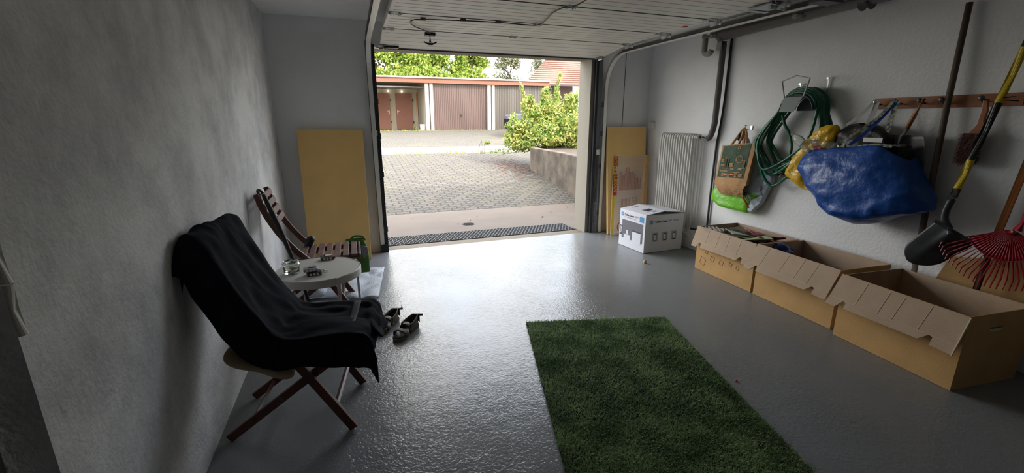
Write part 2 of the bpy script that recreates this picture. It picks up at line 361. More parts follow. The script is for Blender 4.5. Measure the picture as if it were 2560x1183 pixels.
# ------------------------------------------------------------------ room shell
XL, XR, YF, YB, ZC = -0.68, 3.60, 4.92, -1.7, 2.36
OX0, OX1, OZ = 0.25, 2.83, 2.12          # garage opening
FT = 0.30                                # front wall thickness
Y0D = 1.115                              # edge of the side door opening in the left wall
struct(MB().box((XL - 0.3, YB - 0.2, -0.12), (XR + 0.3, YF + 0.0, 0)).build('floor', M['floor']))
struct(MB().box((XL - 0.3, YB - 0.2, ZC), (XR + 0.3, YF + FT, ZC + 0.15)).build('ceiling', M['ceiling']))
b_ = MB().box((XL - 0.3, Y0D, 0), (XL, YF, ZC)); b_.box((XL - 0.3, YB - 0.2, 0), (XL, Y0D - 0.95, ZC)); b_.box((XL - 0.3, Y0D - 0.95, 2.05), (XL, Y0D, ZC))
struct(b_.build('wall_left', M['wall_rough']))
struct(MB().box((XR, YB - 0.2, 0), (XR + 0.25, YF, ZC)).build('wall_right', M['wall']))
struct(MB().box((XL, YB - 0.2, 0), (XR, YB, ZC)).build('wall_back', M['dark_door']))  # unseen wall, kept dark grey so it dims the near end
b_ = MB().box((XL - 0.3, YF, -0.12), (OX0 - 0.0, YF + 0.12, ZC)); b_.box((OX1, YF, -0.12), (XR + 0.25, YF + 0.12, ZC)); b_.box((OX0, YF, OZ), (OX1, YF + 0.12, ZC))
struct(b_.build('wall_front', M['wall']))
b_ = MB().box((XL - 0.6, YF + 0.12, -0.12), (OX0 - 0.02, YF + FT, 2.9)); b_.box((OX1 + 0.02 - 0.09, YF + 0.12, -0.12), (XR + 0.6, YF + FT, 2.9)); b_.box((OX0 - 0.02, YF + 0.12, OZ + 0.0), (OX1 - 0.07, YF + FT, 2.9))
struct(b_.build('wall_outer', M['render_cream']))
# house above: roof slab with overhang shades the apron
struct(MB().box((-5.5, -4, 2.9), (9.5, YF + 0.55, 3.4)).build('roof_slab', M['render_cream']))
# jamb lining on the right, pale
struct(MB().box((OX1 - 0.075, YF + 0.0, 0), (OX1 - 0.005, YF + 0.125, OZ)).build('trim_1', M['render_cream']))
struct(MB().box((XL, Y0D - 0.95, 0), (XL - 0.085, Y0D - 0.001, 0.02)).build('trim_2', M['sill']))
# wall base plinth on the right
struct(MB().box((XR - 0.09, YB, 0), (XR, YF - 0.02, 0.20)).build('baseboard_right', M['wall'], bevel=0.006))
# side door in the left wall
d1 = empty('door_1', (XL - 0.08, Y0D - 0.475, 0)); struct(d1)
MB().box((-0.05, -0.47, 0.02), (0, 0.47, 2.04)).build('door_leaf', M['dark_door'], d1, bevel=0.004)
hg = MB(); hg.cyl((0.088, 0.474, 0.975), (0.088, 0.474, 1.085), 0.010, 12); hg.cyl((0.088, 0.474, 1.088), (0.088, 0.474, 1.2), 0.010, 12); hg.cyl((0.088, 0.474, 1.2), (0.088, 0.474, 1.206), 0.009, 12)
hg.build('hinge', M['plastic_white'], d1, smooth=False)
# thin vertical cable in the front wall, right of the opening
struct(MB().box((3.22, YF - 0.004, 1.3), (3.226, YF, ZC)).build('trim_3', M['seam']))

# ------------------------------------------------------------------ sectional garage door, open overhead
XD0, XD1 = 0.33, 2.80
d2 = struct(empty('door_2', (0, 0, 0)))
def zp(y):     # height of the door's underside
    return 2.175 if y < 4.25 else 2.175 - 0.075 * ((y - 4.25) / 0.55) ** 1.6
edges = [4.80, 4.235, 3.64, 3.04, 2.44, 1.84]
TH = 0.042
for i in range(5):
    ya, yb = edges[i] - 0.006, edges[i + 1] + 0.006
    bm_ = MB(); za, zb = zp(ya), zp(yb)
    bm_.hexa([(XD0, yb, zb), (XD1, yb, zb), (XD1, ya, za), (XD0, ya, za), (XD0, yb, zb + TH), (XD1, yb, zb + TH), (XD1, ya, za + TH), (XD0, ya, za + TH)])
    pn = bm_.build('panel', M['panel'], d2, bevel=0.005)
    g_ = MB()
    for k in range(1, 6 if i else 5):
        f = k / (6 if i else 5); yy = ya + (yb - ya) * f; z_ = za + (zb - za) * f
        g_.box((XD0 + 0.03, yy - 0.0022, z_ - 0.0012), (XD1 - 0.03, yy + 0.0022, z_ + 0.002))
    g_.build('groove', mat('panel_groove', hexc(206, 203, 194), 0.6) if i == 0 else bpy.data.materials['panel_groove'], pn)
    if i: MB().box((XD0, ya + 0.001, za - 0.0025), (XD1, ya + 0.011, za + 0.03)).build('joint_strip', M['seam'], pn)
MB().box((XD0, 4.795, zp(4.8) - 0.012), (XD1, 4.815, zp(4.8) + TH)).build('bottom_seal', M['seam'], d2)
MB().box((XD0 + 0.03, 4.72, zp(4.75) - 0.02), (XD0 + 0.18, 4.79, zp(4.75) + 0.002)).build('edge_block', M['black'], d2)
def hinge(x, y, parent, s=1.0):
    z_ = zp(y); h = MB(); h.box((x - 0.045 * s, y - 0.035, z_ - 0.004), (x + 0.045 * s, y + 0.035, z_))
    h.cyl((x - 0.045 * s, y, z_ - 0.009), (x + 0.045 * s, y, z_ - 0.009), 0.006, 8)
    for dx in (-0.03, 0.03):
        for dy in (-0.024, 0.024): h.cyl((x + dx * s, y + dy, z_ - 0.013), (x + dx * s, y + dy, z_), 0.007, 8)
    return h.build('hinge_plate', M['steel'], parent)
for i in range(1, 5):
    y = edges[i]
    hinge(XD0 + 0.05, y, d2); hinge(1.52, y, d2, 0.8)
    z_ = zp(y)
    h = MB(); h.box((XD1 - 0.10, y - 0.045, z_ - 0.005), (XD1 - 0.02, y + 0.045, z_)); h.hexa([(XD1 - 0.03, y - 0.03, z_ - 0.045), (XD1 - 0.02, y - 0.03, z_ - 0.045), (XD1 - 0.02, y + 0.03, z_ - 0.045), (XD1 - 0.03, y + 0.03, z_ - 0.045), (XD1 - 0.03, y - 0.045, z_), (XD1 - 0.02, y - 0.045, z_), (XD1 - 0.02, y + 0.045, z_), (XD1 - 0.03, y + 0.045, z_)])
    h.cyl((XD1 - 0.08, y, z_ - 0.012), (XD1 + 0.02, y, z_ - 0.012), 0.006, 8); h.build('roller_bracket', M['steel'], d2)
    MB().cyl((XD1 + 0.02, y, z_ - 0.013), (XD1 + 0.04, y, z_ - 0.013), 0.02, 16).build('roller', M['plastic_white'], d2)
for x, sx in ((XD0 + 0.02, 1), (XD1 - 0.05, 1)):
    z_ = zp(4.76); h = MB(); h.box((x - 0.03, 4.70, z_ - 0.006), (x + 0.05, 4.78, z_)); h.box((x + 0.01, 4.70, z_ - 0.03), (x + 0.016, 4.78, z_)); h.cyl((x - 0.05, 4.74, z_ - 0.018), (x + 0.05, 4.74, z_ - 0.018), 0.007, 8)
    for dy in (-0.02, 0.02): h.cyl((x + 0.03, 4.74 + dy, z_ - 0.012), (x + 0.03, 4.74 + dy, z_), 0.008, 8)
    h.build('bottom_bracket', M['steel'], d2)
# latch handle and release cable
hd = MB(); yh = 4.30; zh = 2.175; hx = 0.745
hd.box((hx - 0.045, yh - 0.03, zh - 0.03), (hx + 0.045, yh + 0.02, zh)); hd.cyl((hx, yh, zh - 0.085), (hx, yh, zh), 0.011, 10)
hd.tube(catmull([(hx - 0.058, yh, zh - 0.078), (hx - 0.03, yh, zh - 0.092), (hx, yh, zh - 0.097), (hx + 0.03, yh, zh - 0.092), (hx + 0.058, yh, zh - 0.078)], 4), [0.006] * 5 + [0.010] * 7 + [0.006] * 5, 8)
hd.build('latch_handle', M['black'], d2)
zc = 2.175 - 0.012
cab = [(0.74, 4.25, zc - 0.006), (0.67, 4.15, zc), (0.58, 4.03, zc), (0.525, 3.90, zc), (0.53, 3.78, zc), (0.60, 3.735, zc), (0.90, 3.67, zc), (1.18, 3.64, zc), (1.45, 3.62, zc - 0.006), (1.51, 3.58, zc - 0.004), (1.50, 3.42, zc), (1.455, 3.2, zc), (1.46, 3.04, zc), (1.50, 2.96, zc - 0.006), (1.51, 2.80, zc), (1.47, 2.6, zc)]
MB().tube(catmull(cab, 8), 0.0045, 6).build('release_cable', M['black'], d2, smooth=True)
for x, y in ((0.60, 3.735), (0.90, 3.67), (1.18, 3.64)):
    MB().box((x - 0.02, y - 0.012, zc - 0.006), (x + 0.02, y + 0.012, zc + 0.012)).build('cable_clip', M['steel_dark'], d2)
# orange tag on the top panel edge
MB().box((2.71, 3.3, 2.17), (2.75, 3.34, 2.176)).build('warning_tag', M['orange'], d2)

# tracks
def track(x, s, label):
    tr = empty('door_track', (0, 0, 0), 0, label, 'door track', 'door tracks')
    # s = +1: opening of the C faces -x
    xo = x + 0.0
    zt, rad = 2.135, 0.36; yv = YF - 0.055
    path = [(yv, 0.005), (yv, zt - rad)]
    for k in range(1, 13):
        a = PI / 2 * k / 12; path.append((yv - rad + rad * math.cos(a), zt - rad + rad * math.sin(a)))
    path += [(3.9, zt), (3.0, zt), (2.28, zt)]
    def sweep(prof, name, m, sub=path):
        mb = MB(); rings = []
        for i, (y, z) in enumerate(sub):
            y0, z0 = sub[max(i - 1, 0)]; y1, z1 = sub[min(i + 1, len(sub) - 1)]
            d = V((0, y1 - y0, z1 - z0)).normalized(); nrm = V((0, d.z, -d.y)) * 1.0   # outward normal (door side up)
            rings.append([mb.v(V((xo, y, z)) + V((px_ * s, 0, 0)) + nrm * pn_) for px_, pn_ in prof])
        n = len(prof)
        for i in range(len(rings) - 1):
            for k in range(n): mb.face([rings[i][k], rings[i][(k + 1) % n], rings[i + 1][(k + 1) % n], rings[i + 1][k]])
        mb.face(rings[0]); mb.face(rings[-1])
        return mb.build(name, m, tr)
    t_ = 0.006
    sweep([(0, 0), (0.045, 0), (0.045, t_), (0, t_)], 'lower_flange', M['track_white'])
    sweep([(0.042, 0), (0.045, 0), (0.045, 0.055), (0.042, 0.055)], 'track_web', M['steel_dark'])
    sweep([(0, 0.049), (0.045, 0.049), (0.045, 0.055), (0, 0.055)], 'upper_flange', M['track_white'])
    return tr
# use a left-handed normal: flange positions above the path
trr = track(2.92, 1, 'pale steel overhead door track curving up along the right side wall')
trl = track(0.245, -1, 'pale steel overhead door track on the left side of the opening')
for tr, x in ((trr, 2.92), (trl, 0.245)):
    for z in (0.25, 0.85, 1.25, 1.6):
        h = MB(); h.box((x - 0.02, YF - 0.012, z - 0.03), (x + 0.05, YF - 0.001, z + 0.03)); h.box((x, YF - 0.05, z - 0.02), (x + 0.005, YF, z + 0.02)); h.build('wall_bracket', M['steel'], tr)
# end plate of right track with hanger
h = MB(); h.box((2.84, 2.20, 2.13), (3.02, 2.30, 2.20)); h.box((2.2, 2.24, 2.19), (2.9, 2.27, 2.23)); h.box((3.0, 2.24, 2.13), (3.01, 2.28, ZC - 0.002)); h.build('end_bracket', M['steel_dark'], trr)
h = MB(); h.box((2.70, 2.45, 2.155), (2.86, 2.62, 2.165)); h.box((2.72, 2.62, 2.15), (2.88, 2.66, 2.17)); h.cyl((2.74, 2.5, 2.145), (2.88, 2.5, 2.145), 0.012, 10); h.build('top_roller_carrier', M['steel'], trr)
# vertical frame posts with black seals, spring, pull cable
for x0, x1, xs0, xs1, lab in ((2.832, 2.90, 2.832, 2.85, 'grey vertical door frame post right of the opening with coil spring'), (0.20, 0.262, 0.262, 0.29, 'grey vertical door frame post left of the opening with black seal')):
    fr = empty('door_frame_post', (0, 0, 0), 0, lab, 'door frame', None)
    MB().box((x0, YF - 0.02, 0.0), (x1, YF - 0.001, OZ + 0.05)).build('post_face', M['dark_door'], fr)
    if x0 > 1:
        MB().box((2.80, YF - 0.045, 0), (2.832, YF - 0.001, OZ + 0.02)).build('rubber_seal', M['rubber'], fr)
    else:
        MB().box((0.205, YF - 0.06, 0), (0.285, YF - 0.001, 0.09)).build('foot_block', M['black'], fr)
        MB().box((0.262, YF - 0.045, 0.0), (0.285, YF - 0.001, OZ + 0.02)).build('rubber_seal', M['rubber'], fr)
    xc = (x0 + x1) / 2; c = MB()
    if x0 > 1:
        pts = [(xc + 0.012 * math.cos(a * 0.9), YF - 0.045 + 0.012 * math.sin(a * 0.9), 0.10 + 0.30 * a / 90) for a in range(91)]
        MB().tube(pts, 0.0035, 6).build('spring', M['steel'], fr)
        MB().cyl((xc, YF - 0.045, 0.40), (xc, YF - 0.045, 1.02), 0.012, 10).build('spring_tube', M['steel_dark'], fr)
        MB().box((xc - 0.02, YF - 0.065, 1.0), (xc + 0.02, YF - 0.03, 1.06)).build('spring_cap', M['plastic_white'], fr)
    else:
        MB().cyl((xc + 0.01, YF - 0.045, 0.3), (xc + 0.01, YF - 0.045, 1.25), 0.008, 10).build('spring_tube', M['steel_dark'], fr)
        MB().box((xc - 0.008, YF - 0.062, 1.25), (xc + 0.026, YF - 0.03, 1.31)).build('spring_cap', M['plastic_white'], fr)

# ------------------------------------------------------------------ outdoors
def ramp(y):
    P = [(4.92, -0.005), (6.98, -0.02), (13.3, 0.475), (15.4, 0.545), (22.3, 0.96), (23, 1.0), (60, 1.05)]
    for (a, za), (b, zb) in zip(P, P[1:]):
        if y <= b: return za + (zb - za) * (y - a) / (b - a)
    return P[-1][1]
def ground(name, y0, y1, x0, x1, m, ny=12, lift=0.0):
    mb = MB(); ys = [y0 + (y1 - y0) * k / ny for k in range(ny + 1)]
    mb.prism([(x0, y, ramp(y) + lift) for y in ys] + [(x0, y, ramp(y) - 0.15) for y in ys[::-1]], (x1 - x0, 0, 0))
    return struct(mb.build(name, m))
struct(MB().box((OX0 - 0.0, YF, -0.12), (OX1 - 0.07, YF + 0.16, -0.001)).build('trim_4', M['sill']))
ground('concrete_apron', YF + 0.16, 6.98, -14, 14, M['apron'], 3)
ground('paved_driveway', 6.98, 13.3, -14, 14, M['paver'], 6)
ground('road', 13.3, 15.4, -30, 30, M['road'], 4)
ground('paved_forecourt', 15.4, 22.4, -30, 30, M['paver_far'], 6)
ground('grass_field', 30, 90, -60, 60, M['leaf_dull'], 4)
# perforated rubber mat: real holes in a honeycomb lattice
mt = MB(); mx0, mx1, my0, my1 = 0.30, 2.72, 5.12, 5.50
rows, cols = 9, 54
for r_ in range(rows + 1):
    y = my0 + (my1 - my0) * r_ / rows
    mt.box((mx0, y - 0.0045, ramp(y)), (mx1, y + 0.0045, ramp(y) + 0.009))
for r_ in range(rows):
    y = my0 + (my1 - my0) * r_ / rows; dy = (my1 - my0) / rows
    for c_ in range(cols + 1):
        x = mx0 + (mx1 - mx0) * (c_ + (0.5 if r_ % 2 else 0)) / cols
        if x > mx1: continue
        mt.box((x - 0.006, y, ramp(y)), (x + 0.006, y + dy, ramp(y) + 0.008))
tag(mt.build('rubber_mat', M['rubber'], weld=False), 'long black perforated rubber mat lying just outside the doorway', 'mat')
dr = MB(); dr.lathe([(0.0, 0.004), (0.082, 0.004), (0.09, 0.0)], (1.457, 5.93, ramp(5.93)), 28)
for k in range(-3, 4): dr.box((1.457 - math.sqrt(0.0064 - (k * 0.02) ** 2), 5.93 + k * 0.02 - 0.003, ramp(5.93) + 0.004), (1.457 + math.sqrt(0.0064 - (k * 0.02) ** 2), 5.93 + k * 0.02 + 0.003, ramp(5.93) + 0.009))
tag(dr.build('drain_cover', mat('drain_iron', hexo(96, 84, 92), 0.7, 0.3)), 'round iron drain cover set in the concrete apron', 'drain cover')
# retaining wall (curved) with planted bed
wall_pts = [(2.95, 6.0), (3.8, 7.6), (4.75, 9.6), (5.25, 11.0), (5.35, 12.0), (5.6, 12.6), (6.6, 12.85), (9.0, 12.9)]
WP = catmull([(a, b, 0) for a, b in [(3.72, 5.9), (3.82, 7.0), (3.98, 8.3), (4.06, 9.4), (4.12, 10.2), (4.45, 10.75), (5.2, 11.05), (9.0, 11.3)]], 6)
ZW = 0.78
mb = MB(); ra = []
for i, p in enumerate(WP):
    d = (WP[min(i + 1, len(WP) - 1)] - WP[max(i - 1, 0)]).normalized(); n_ = V((d.y, -d.x, 0)) * 0.18
    zb = ramp(p.y) - 0.1; zt_ = ZW + 0.0
    ra.append([mb.v((p.x, p.y, zb)), mb.v((p.x + n_.x, p.y + n_.y, zb)), mb.v((p.x + n_.x, p.y + n_.y, zt_)), mb.v((p.x, p.y, zt_))])
for i in range(len(ra) - 1):
    for k in range(4): mb.face([ra[i][k], ra[i][(k + 1) % 4], ra[i + 1][(k + 1) % 4], ra[i + 1][k]])
mb.face(ra[0]); mb.face(ra[-1])
tag(mb.build('retaining_wall', M['mossy'], bevel=0.02), 'curved stained concrete retaining wall holding the planted bed beside the driveway', 'wall')
mb = MB(); mb.prism([(p.x + 0.15, p.y - 0.05, 0.3) for p in WP] + [(9.0, 5.9, 0.3)], (0, 0, 0.43)); 
tag(mb.build('planting_bed', M['soil']), 'raised soil bed behind the retaining wall', 'soil', kind='stuff')

def leaves(mb, centers, n, size, seed, shape=2.0, flat=False):
    rnd = random.Random(seed)
    for _ in range(n):
        c, rad = centers[rnd.randrange(len(centers))] if not isinstance(centers, dict) else None
        while True:
            q = V((rnd.uniform(-1, 1), rnd.uniform(-1, 1), rnd.uniform(-1, 1)))
            if q.length <= 1: break
        q = q * (0.55 + 0.45 * rnd.random()) if q.length > 0.3 else q
        p = V(c) + V((q.x * rad[0], q.y * rad[1], q.z * rad[2]))
        d = V((rnd.gauss(0, 1), rnd.gauss(0, 1), rnd.gauss(0.3, 0.8))).normalized(); x, y, _ = frame_from(d)
        s_ = size * rnd.uniform(0.6, 1.3); a = rnd.uniform(0, 2 * PI); t_ = x * math.cos(a) + y * math.sin(a); u_ = d.cross(t_)
        mb.face([mb.v(p - t_ * s_), mb.v(p + u_ * s_ * 0.42), mb.v(p + t_ * s_), mb.v(p - u_ * s_ * 0.42)])
def branches(mb, base, tips, r0, seed, wob=0.15):
    rnd = random.Random(seed)
    for tp in tips:
        b0, t0 = V(base), V(tp); pts = []
        for k in range(6):
            f = k / 5; p = b0.lerp(t0, f); p += V((rnd.uniform(-1, 1), rnd.uniform(-1, 1), rnd.uniform(-1, 1))) * wob * math.sin(PI * f)
            pts.append(p)
        mb.tube(pts, [r0 * (1 - 0.8 * k / 5) for k in range(6)], 5)
# the big bush
bush = empty('bush', (5.0, 11.0, 0.7), 0, 'large lime green bush spilling over the retaining wall end', 'bush')
BX, BY = 4.88, 11.0
bc = [((BX - 0.05, BY, 1.25), (0.75, 0.7, 0.55)), ((BX - 0.65, BY + 0.1, 1.05), (0.45, 0.5, 0.38)), ((BX + 0.5, BY - 0.2, 1.25), (0.6, 0.6, 0.6)), ((BX + 0.1, BY, 1.65), (0.5, 0.5, 0.4)), ((BX - 0.35, BY, 1.6), (0.4, 0.4, 0.3)),
      ((BX - 0.8, BY, 1.3), (0.35, 0.4, 0.18)), ((BX + 0.65, BY, 1.8), (0.25, 0.3, 0.38)), ((BX - 0.05, BY, 2.0), (0.13, 0.15, 0.3)), ((BX - 0.5, BY, 1.9), (0.14, 0.15, 0.18)), ((BX - 0.7, BY - 0.2, 0.82), (0.4, 0.4, 0.2)), ((BX - 0.1, BY - 0.5, 0.95), (0.6, 0.3, 0.22)), ((BX + 0.6, BY - 0.6, 0.95), (0.5, 0.3, 0.3))]
mb = MB(); bc += [((BX - 0.85, BY, 0.95), (0.4, 0.4, 0.35)), ((BX - 0.2, BY - 0.3, 1.15), (0.9, 0.5, 0.45)), ((BX + 0.75, BY - 0.4, 1.15), (0.45, 0.5, 0.5))]; leaves(mb, bc, 19000, 0.046, 3)
for k in range(7):
    bx_ = BX - 0.95 + k * 0.3; leaves(mb, [((bx_, BY - 0.1, 1.4 + 0.3 * math.sin(k * 2.1) + 0.1 * k), (0.13, 0.15, 0.28))], 130, 0.045, 50 + k)
for q in range(5): leaves(mb, [((BX + 0.25 + q * 0.03, BY, 2.1 + q * 0.12), (0.06, 0.08, 0.09))], 40, 0.045, 90 + q)
for q in range(4): leaves(mb, [((BX - 0.62 - q * 0.04, BY, 2.0 + q * 0.10), (0.05, 0.07, 0.08))], 34, 0.045, 95 + q)
o = mb.build('foliage', M['leaf_lime'], bush, loc=(-5.0, -11.0, -0.7), weld=False)
mb = MB(); branches(mb, (5.0, 10.9, 0.75), [V(c[0]) + V((0, 0, c[1][2] * 0.7)) for c in bc] + [(BX + 0.37, BY, 2.55), (BX - 0.75, BY, 2.35)], 0.022, 5); mb.build('stem', M['bark'], bush, loc=(-5.0, -11.0, -0.7))
# thin young plant at the right
pl_ = empty('shrub', (5.55, 9.9, 0.7), 0, 'thin pale-stemmed shrub right of the large bush by the jamb', 'shrub')
mb = MB(); branches(mb, (0, 0, 0), [(-0.2, 0, 0.75), (0.1, 0, 0.9), (0.3, 0.1, 0.7), (0.02, -0.1, 0.5)], 0.012, 9, 0.05); mb.build('stem', M['bark'], pl_)
mb = MB(); leaves(mb, [((0, 0, 0.75), (0.4, 0.3, 0.35))], 500, 0.04, 12); mb.build('foliage', M['leaf_lime'], pl_, weld=False)
# low runner at the left of bush
pl_ = empty('ground_creeper', (3.75, 11.6, ramp(11.6)), 0, 'sparse creeper trailing onto the paving left of the bush', 'plant')
mb = MB(); branches(mb, (0.8, -0.3, 0.35), [(-0.25, 0.3, 0.30), (0.0, 0.5, 0.45), (-0.05, 0.1, 0.12)], 0.008, 19, 0.05); mb.build('stem', M['bark'], pl_)
mb = MB(); leaves(mb, [((0.1, 0.2, 0.26), (0.45, 0.3, 0.12)), ((-0.2, 0.4, 0.48), (0.12, 0.1, 0.05))], 160, 0.04, 22); mb.build('foliage', M['leaf_green'], pl_, weld=False)
mb = MB()
for k in range(6):
    mb.tube([(3.62 + k * 0.03, 13.0, ramp(13)), (3.60 + k * 0.035, 13.0, ramp(13) + 0.3 + 0.05 * (k % 3))], 0.005, 4)
tag(mb.build('dry_weed', M['bark']), 'thin dry weed stalks standing at the edge of the road', 'weed')
# rust red leaf litter at the foot of the wall
mb = MB(); rnd = random.Random(4)
for _ in range(700):
    x = rnd.gauss(3.85, 0.3); y = rnd.gauss(10.6, 0.75)
    if x > 4.05 + 0.2 * (y - 9.5): continue
    s_ = rnd.uniform(0.015, 0.04); a = rnd.uniform(0, PI); z = ramp(y) + 0.012 + rnd.random() * 0.02
    mb.face([mb.v((x + s_ * math.cos(a + k * PI / 2) * (1 if k % 2 else 0.6), y + s_ * math.sin(a + k * PI / 2) * (1 if k % 2 else 0.6), z + rnd.uniform(0, 0.012))) for k in range(4)])
for _ in range(60):
    x = rnd.uniform(0.4, 4.0); y = rnd.uniform(5.7, 12); s_ = rnd.uniform(0.01, 0.025); a = rnd.uniform(0, PI); z = ramp(y) + 0.006
    mb.face([mb.v((x + s_ * math.cos(a + k * PI / 2), y + s_ * math.sin(a + k * PI / 2) * 0.6, z + 0.004 * k)) for k in range(4)])
tag(mb.build('fallen_leaves', M['dry_leaf'], weld=False), 'rust coloured fallen leaves scattered along the retaining wall', 'leaves', kind='stuff')
mb = MB(); rnd = random.Random(14)
for _ in range(26):
    x = rnd.uniform(0.3, 4.2); y = rnd.uniform(7.1, 13.0); z = ramp(y)
    for __ in range(14):
        dx, dy = rnd.gauss(0, 0.025), rnd.gauss(0, 0.025); h_ = rnd.uniform(0.01, 0.04); a = rnd.uniform(0, PI)
        mb.face([mb.v((x + dx - 0.004 * math.cos(a), y + dy - 0.004 * math.sin(a), z)), mb.v((x + dx + 0.004 * math.cos(a), y + dy + 0.004 * math.sin(a), z)), mb.v((x + dx * 1.5, y + dy * 1.5, z + h_))])
for _ in range(500):
    x = rnd.uniform(1.0, 9.5); y = rnd.choice([rnd.gauss(22.2, 0.08), rnd.gauss(13.25, 0.12)]) ; z = ramp(y); h_ = rnd.uniform(0.02, 0.10)
    mb.face([mb.v((x - 0.012, y, z)), mb.v((x + 0.012, y, z)), mb.v((x + rnd.uniform(-0.04, 0.04), y, z + h_))])
tag(mb.build('joint_weeds', M['leaf_green'], weld=False), 'small green weeds growing from the joints of the paving', 'weeds', kind='stuff')

# garages across the yard
gy = 22.45; gz = 0.95
GB = empty('garage_building', (0, 0, 0), 0, 'flat-roofed row of garages across the yard with terracotta fascia', 'garage')
gx = [0.76, 3.72, 6.85, 10.0]           # pillar pair centres
top = 3.20
struct_parts = MB().box((-3, gy - 0.1, top - 0.0), (10.0, gy + 6.2, top + 0.18)); struct_parts.build('roof', M['inner'], GB)
MB().box((-3, gy - 0.18, top - 0.02), (10.02, gy - 0.09, top + 0.19)).build('fascia', M['fascia'], GB)
MB().box((-3, gy - 0.24, top + 0.19), (10.06, gy + 0.1, top + 0.26)).build('roof_edge', M['roofedge'], GB)
for i, cx_ in enumerate(gx):
    for sgn in (-1, 1):
        if i == 3 and sgn == 1: continue
        a, b = (cx_ - 0.20, cx_ - 0.025) if sgn < 0 else (cx_ + 0.025, cx_ + 0.18)
        MB().box((a, gy - 0.1, gz - 0.2), (b, gy + 0.16, top)).build('pillar', M['render_cream'], GB)
    if i < 3: MB().box((cx_ - 0.025, gy - 0.06, gz - 0.2), (cx_ + 0.025, gy + 0.1, top + 0.1)).build('joint_cover', M['groove'], GB)
    MB().box((cx_ - 0.1, gy + 0.16, gz - 0.2), (cx_ + 0.1, gy + 6, top)).build('side_wall', M['inner'], GB)
MB().box((-3, gy + 6, gz - 0.2), (10.1, gy + 6.15, top)).build('rear_wall', M['inner'], GB)
MB().box((-3, gy - 0.05, gz - 0.25), (10.0, gy + 6.1, gz + 0.0)).build('floor_slab', M['apron'], GB)
def udoor(x0, x1, m, mg, lab, handle):
    dd = MB(); n = 30; w_ = (x1 - x0) / n
    zb_, zt_ = gz + 0.03, top - 0.02
    for k in range(n):
        a = x0 + k * w_
        dd.box((a + 0.016, gy + 0.02, zb_), (a + w_, gy + 0.05, zt_)); dd.box((a, gy + 0.035, zb_), (a + 0.018, gy + 0.05, zt_))
    d_ = dd.build('garage_door', m, GB, weld=False); d_['label'] = lab
    MB().box((x0, gy + 0.0, zb_ - 0.03), (x1, gy + 0.06, zb_)).build('bottom_rail', M['seam'], d_)
    if handle:
        xm = (x0 + x1) / 2 + 0.02
        h_ = MB(); h_.box((xm - 0.05, gy - 0.0, gz + 0.72), (xm + 0.05, gy + 0.02, gz + 0.80)); h_.box((xm - 0.012, gy - 0.03, gz + 0.66), (xm + 0.012, gy + 0.0, gz + 0.78)); h_.build('door_handle', M['black'], d_)
udoor(3.90, 6.65, M['door_brown'], M['groove'], 'ribbed brown closed garage door', True)
udoor(7.03, 9.80, M['door_grey'], M['groove'], 'ribbed grey garage door partly behind the bush', False)
# open unit: raised door, rear doors
rd = MB(); 
for k in range(5): rd.box((0.95, gy + 0.1 + k * 0.45, top - 0.22 + k * 0.012), (3.50, gy + 0.5 + k * 0.45, top - 0.19 + k * 0.012))
rd.build('raised_door', M['roofedge'], GB)
for x0_ in (0.86, 2.33):
    rx0, rx1 = x0_ + 0.42, x0_ + 1.42
# rear doors of the open garage (seen about 3 m further back)
MB().box((0.8, gy + 3.2, gz), (3.6, gy + 3.32, top)).build('inner_wall', M['inner'], GB)
for x0_, x1_, hx in ((1.22, 2.12, 2.04), (2.42, 3.30, 2.50)):
    dd = MB().box((x0_, gy + 3.14, gz + 0.02), (x1_, gy + 3.2, gz + 1.93)).build('rear_door', M['door_wood'], GB)
    h_ = MB(); h_.box((hx - 0.02, gy + 3.12, gz + 0.82), (hx + 0.02, gy + 3.14, gz + 1.04)); h_.bar((hx, gy + 3.1, gz + 0.99), (hx + (0.09 if hx > 2.3 else -0.09), gy + 3.1, gz + 0.99), 0.02, 0.02); h_.build('door_handle', M['plastic_white'], dd)
    for z_ in (0.35, 1.5):
        hx2 = x1_ if hx < 2.3 else x1_; MB().box((hx2 - 0.0, gy + 3.11, gz + z_), (hx2 + 0.05, gy + 3.2, gz + z_ + 0.12)).build('door_hinge', M['black'], dd)
# three small glowing balls standing in for light reflections on the rear wall
reflm = bpy.data.materials.new('reflection_glow'); reflm.use_nodes = True; e_ = reflm.node_tree.nodes['Principled BSDF']; e_.inputs['Emission Color'].default_value = (1, 0.97, 0.85, 1); e_.inputs['Emission Strength'].default_value = 6
for x, pos in ((1.37, 'left end'), (2.07, 'middle'), (2.77, 'right end')):
    tag(MB().lathe([(0.0, -0.045), (0.03, -0.035), (0.045, 0), (0.03, 0.035), (0.0, 0.045)], (x, gy + 3.08, gz + 2.02), 12, 'y').build('light_reflection', reflm, smooth=True), 'small round white light reflection above the red-brown doors in the open garage, %s of three' % pos, 'reflection', 'reflections in the open garage')
tag(MB().tube([(3.30, gy + 1.6, gz + 0.01), (3.42, gy + 2.2, gz + 1.9)], 0.022, 8).build('broom_stick', M['handle_wood']), 'long wooden pole leaning inside the open garage', 'pole')
bk = MB().lathe([(0.11, 0), (0.14, 0.30), (0.15, 0.31), (0.135, 0.31), (0.10, 0.02)], (3.38, gy + 0.25, gz + 0.0), 20).build('bucket', M['plastic_white'], smooth=False); tag(bk, 'white plastic bucket at the mouth of the open garage', 'bucket')
wl = empty('weed_clump', (3.0, gy + 0.4, gz), 0, 'small green potted weed beside the white bucket', 'plant'); mb = MB(); leaves(mb, [((0, 0, 0.14), (0.08, 0.08, 0.14))], 60, 0.04, 33); mb.build('foliage', M['leaf_green'], wl, weld=False)

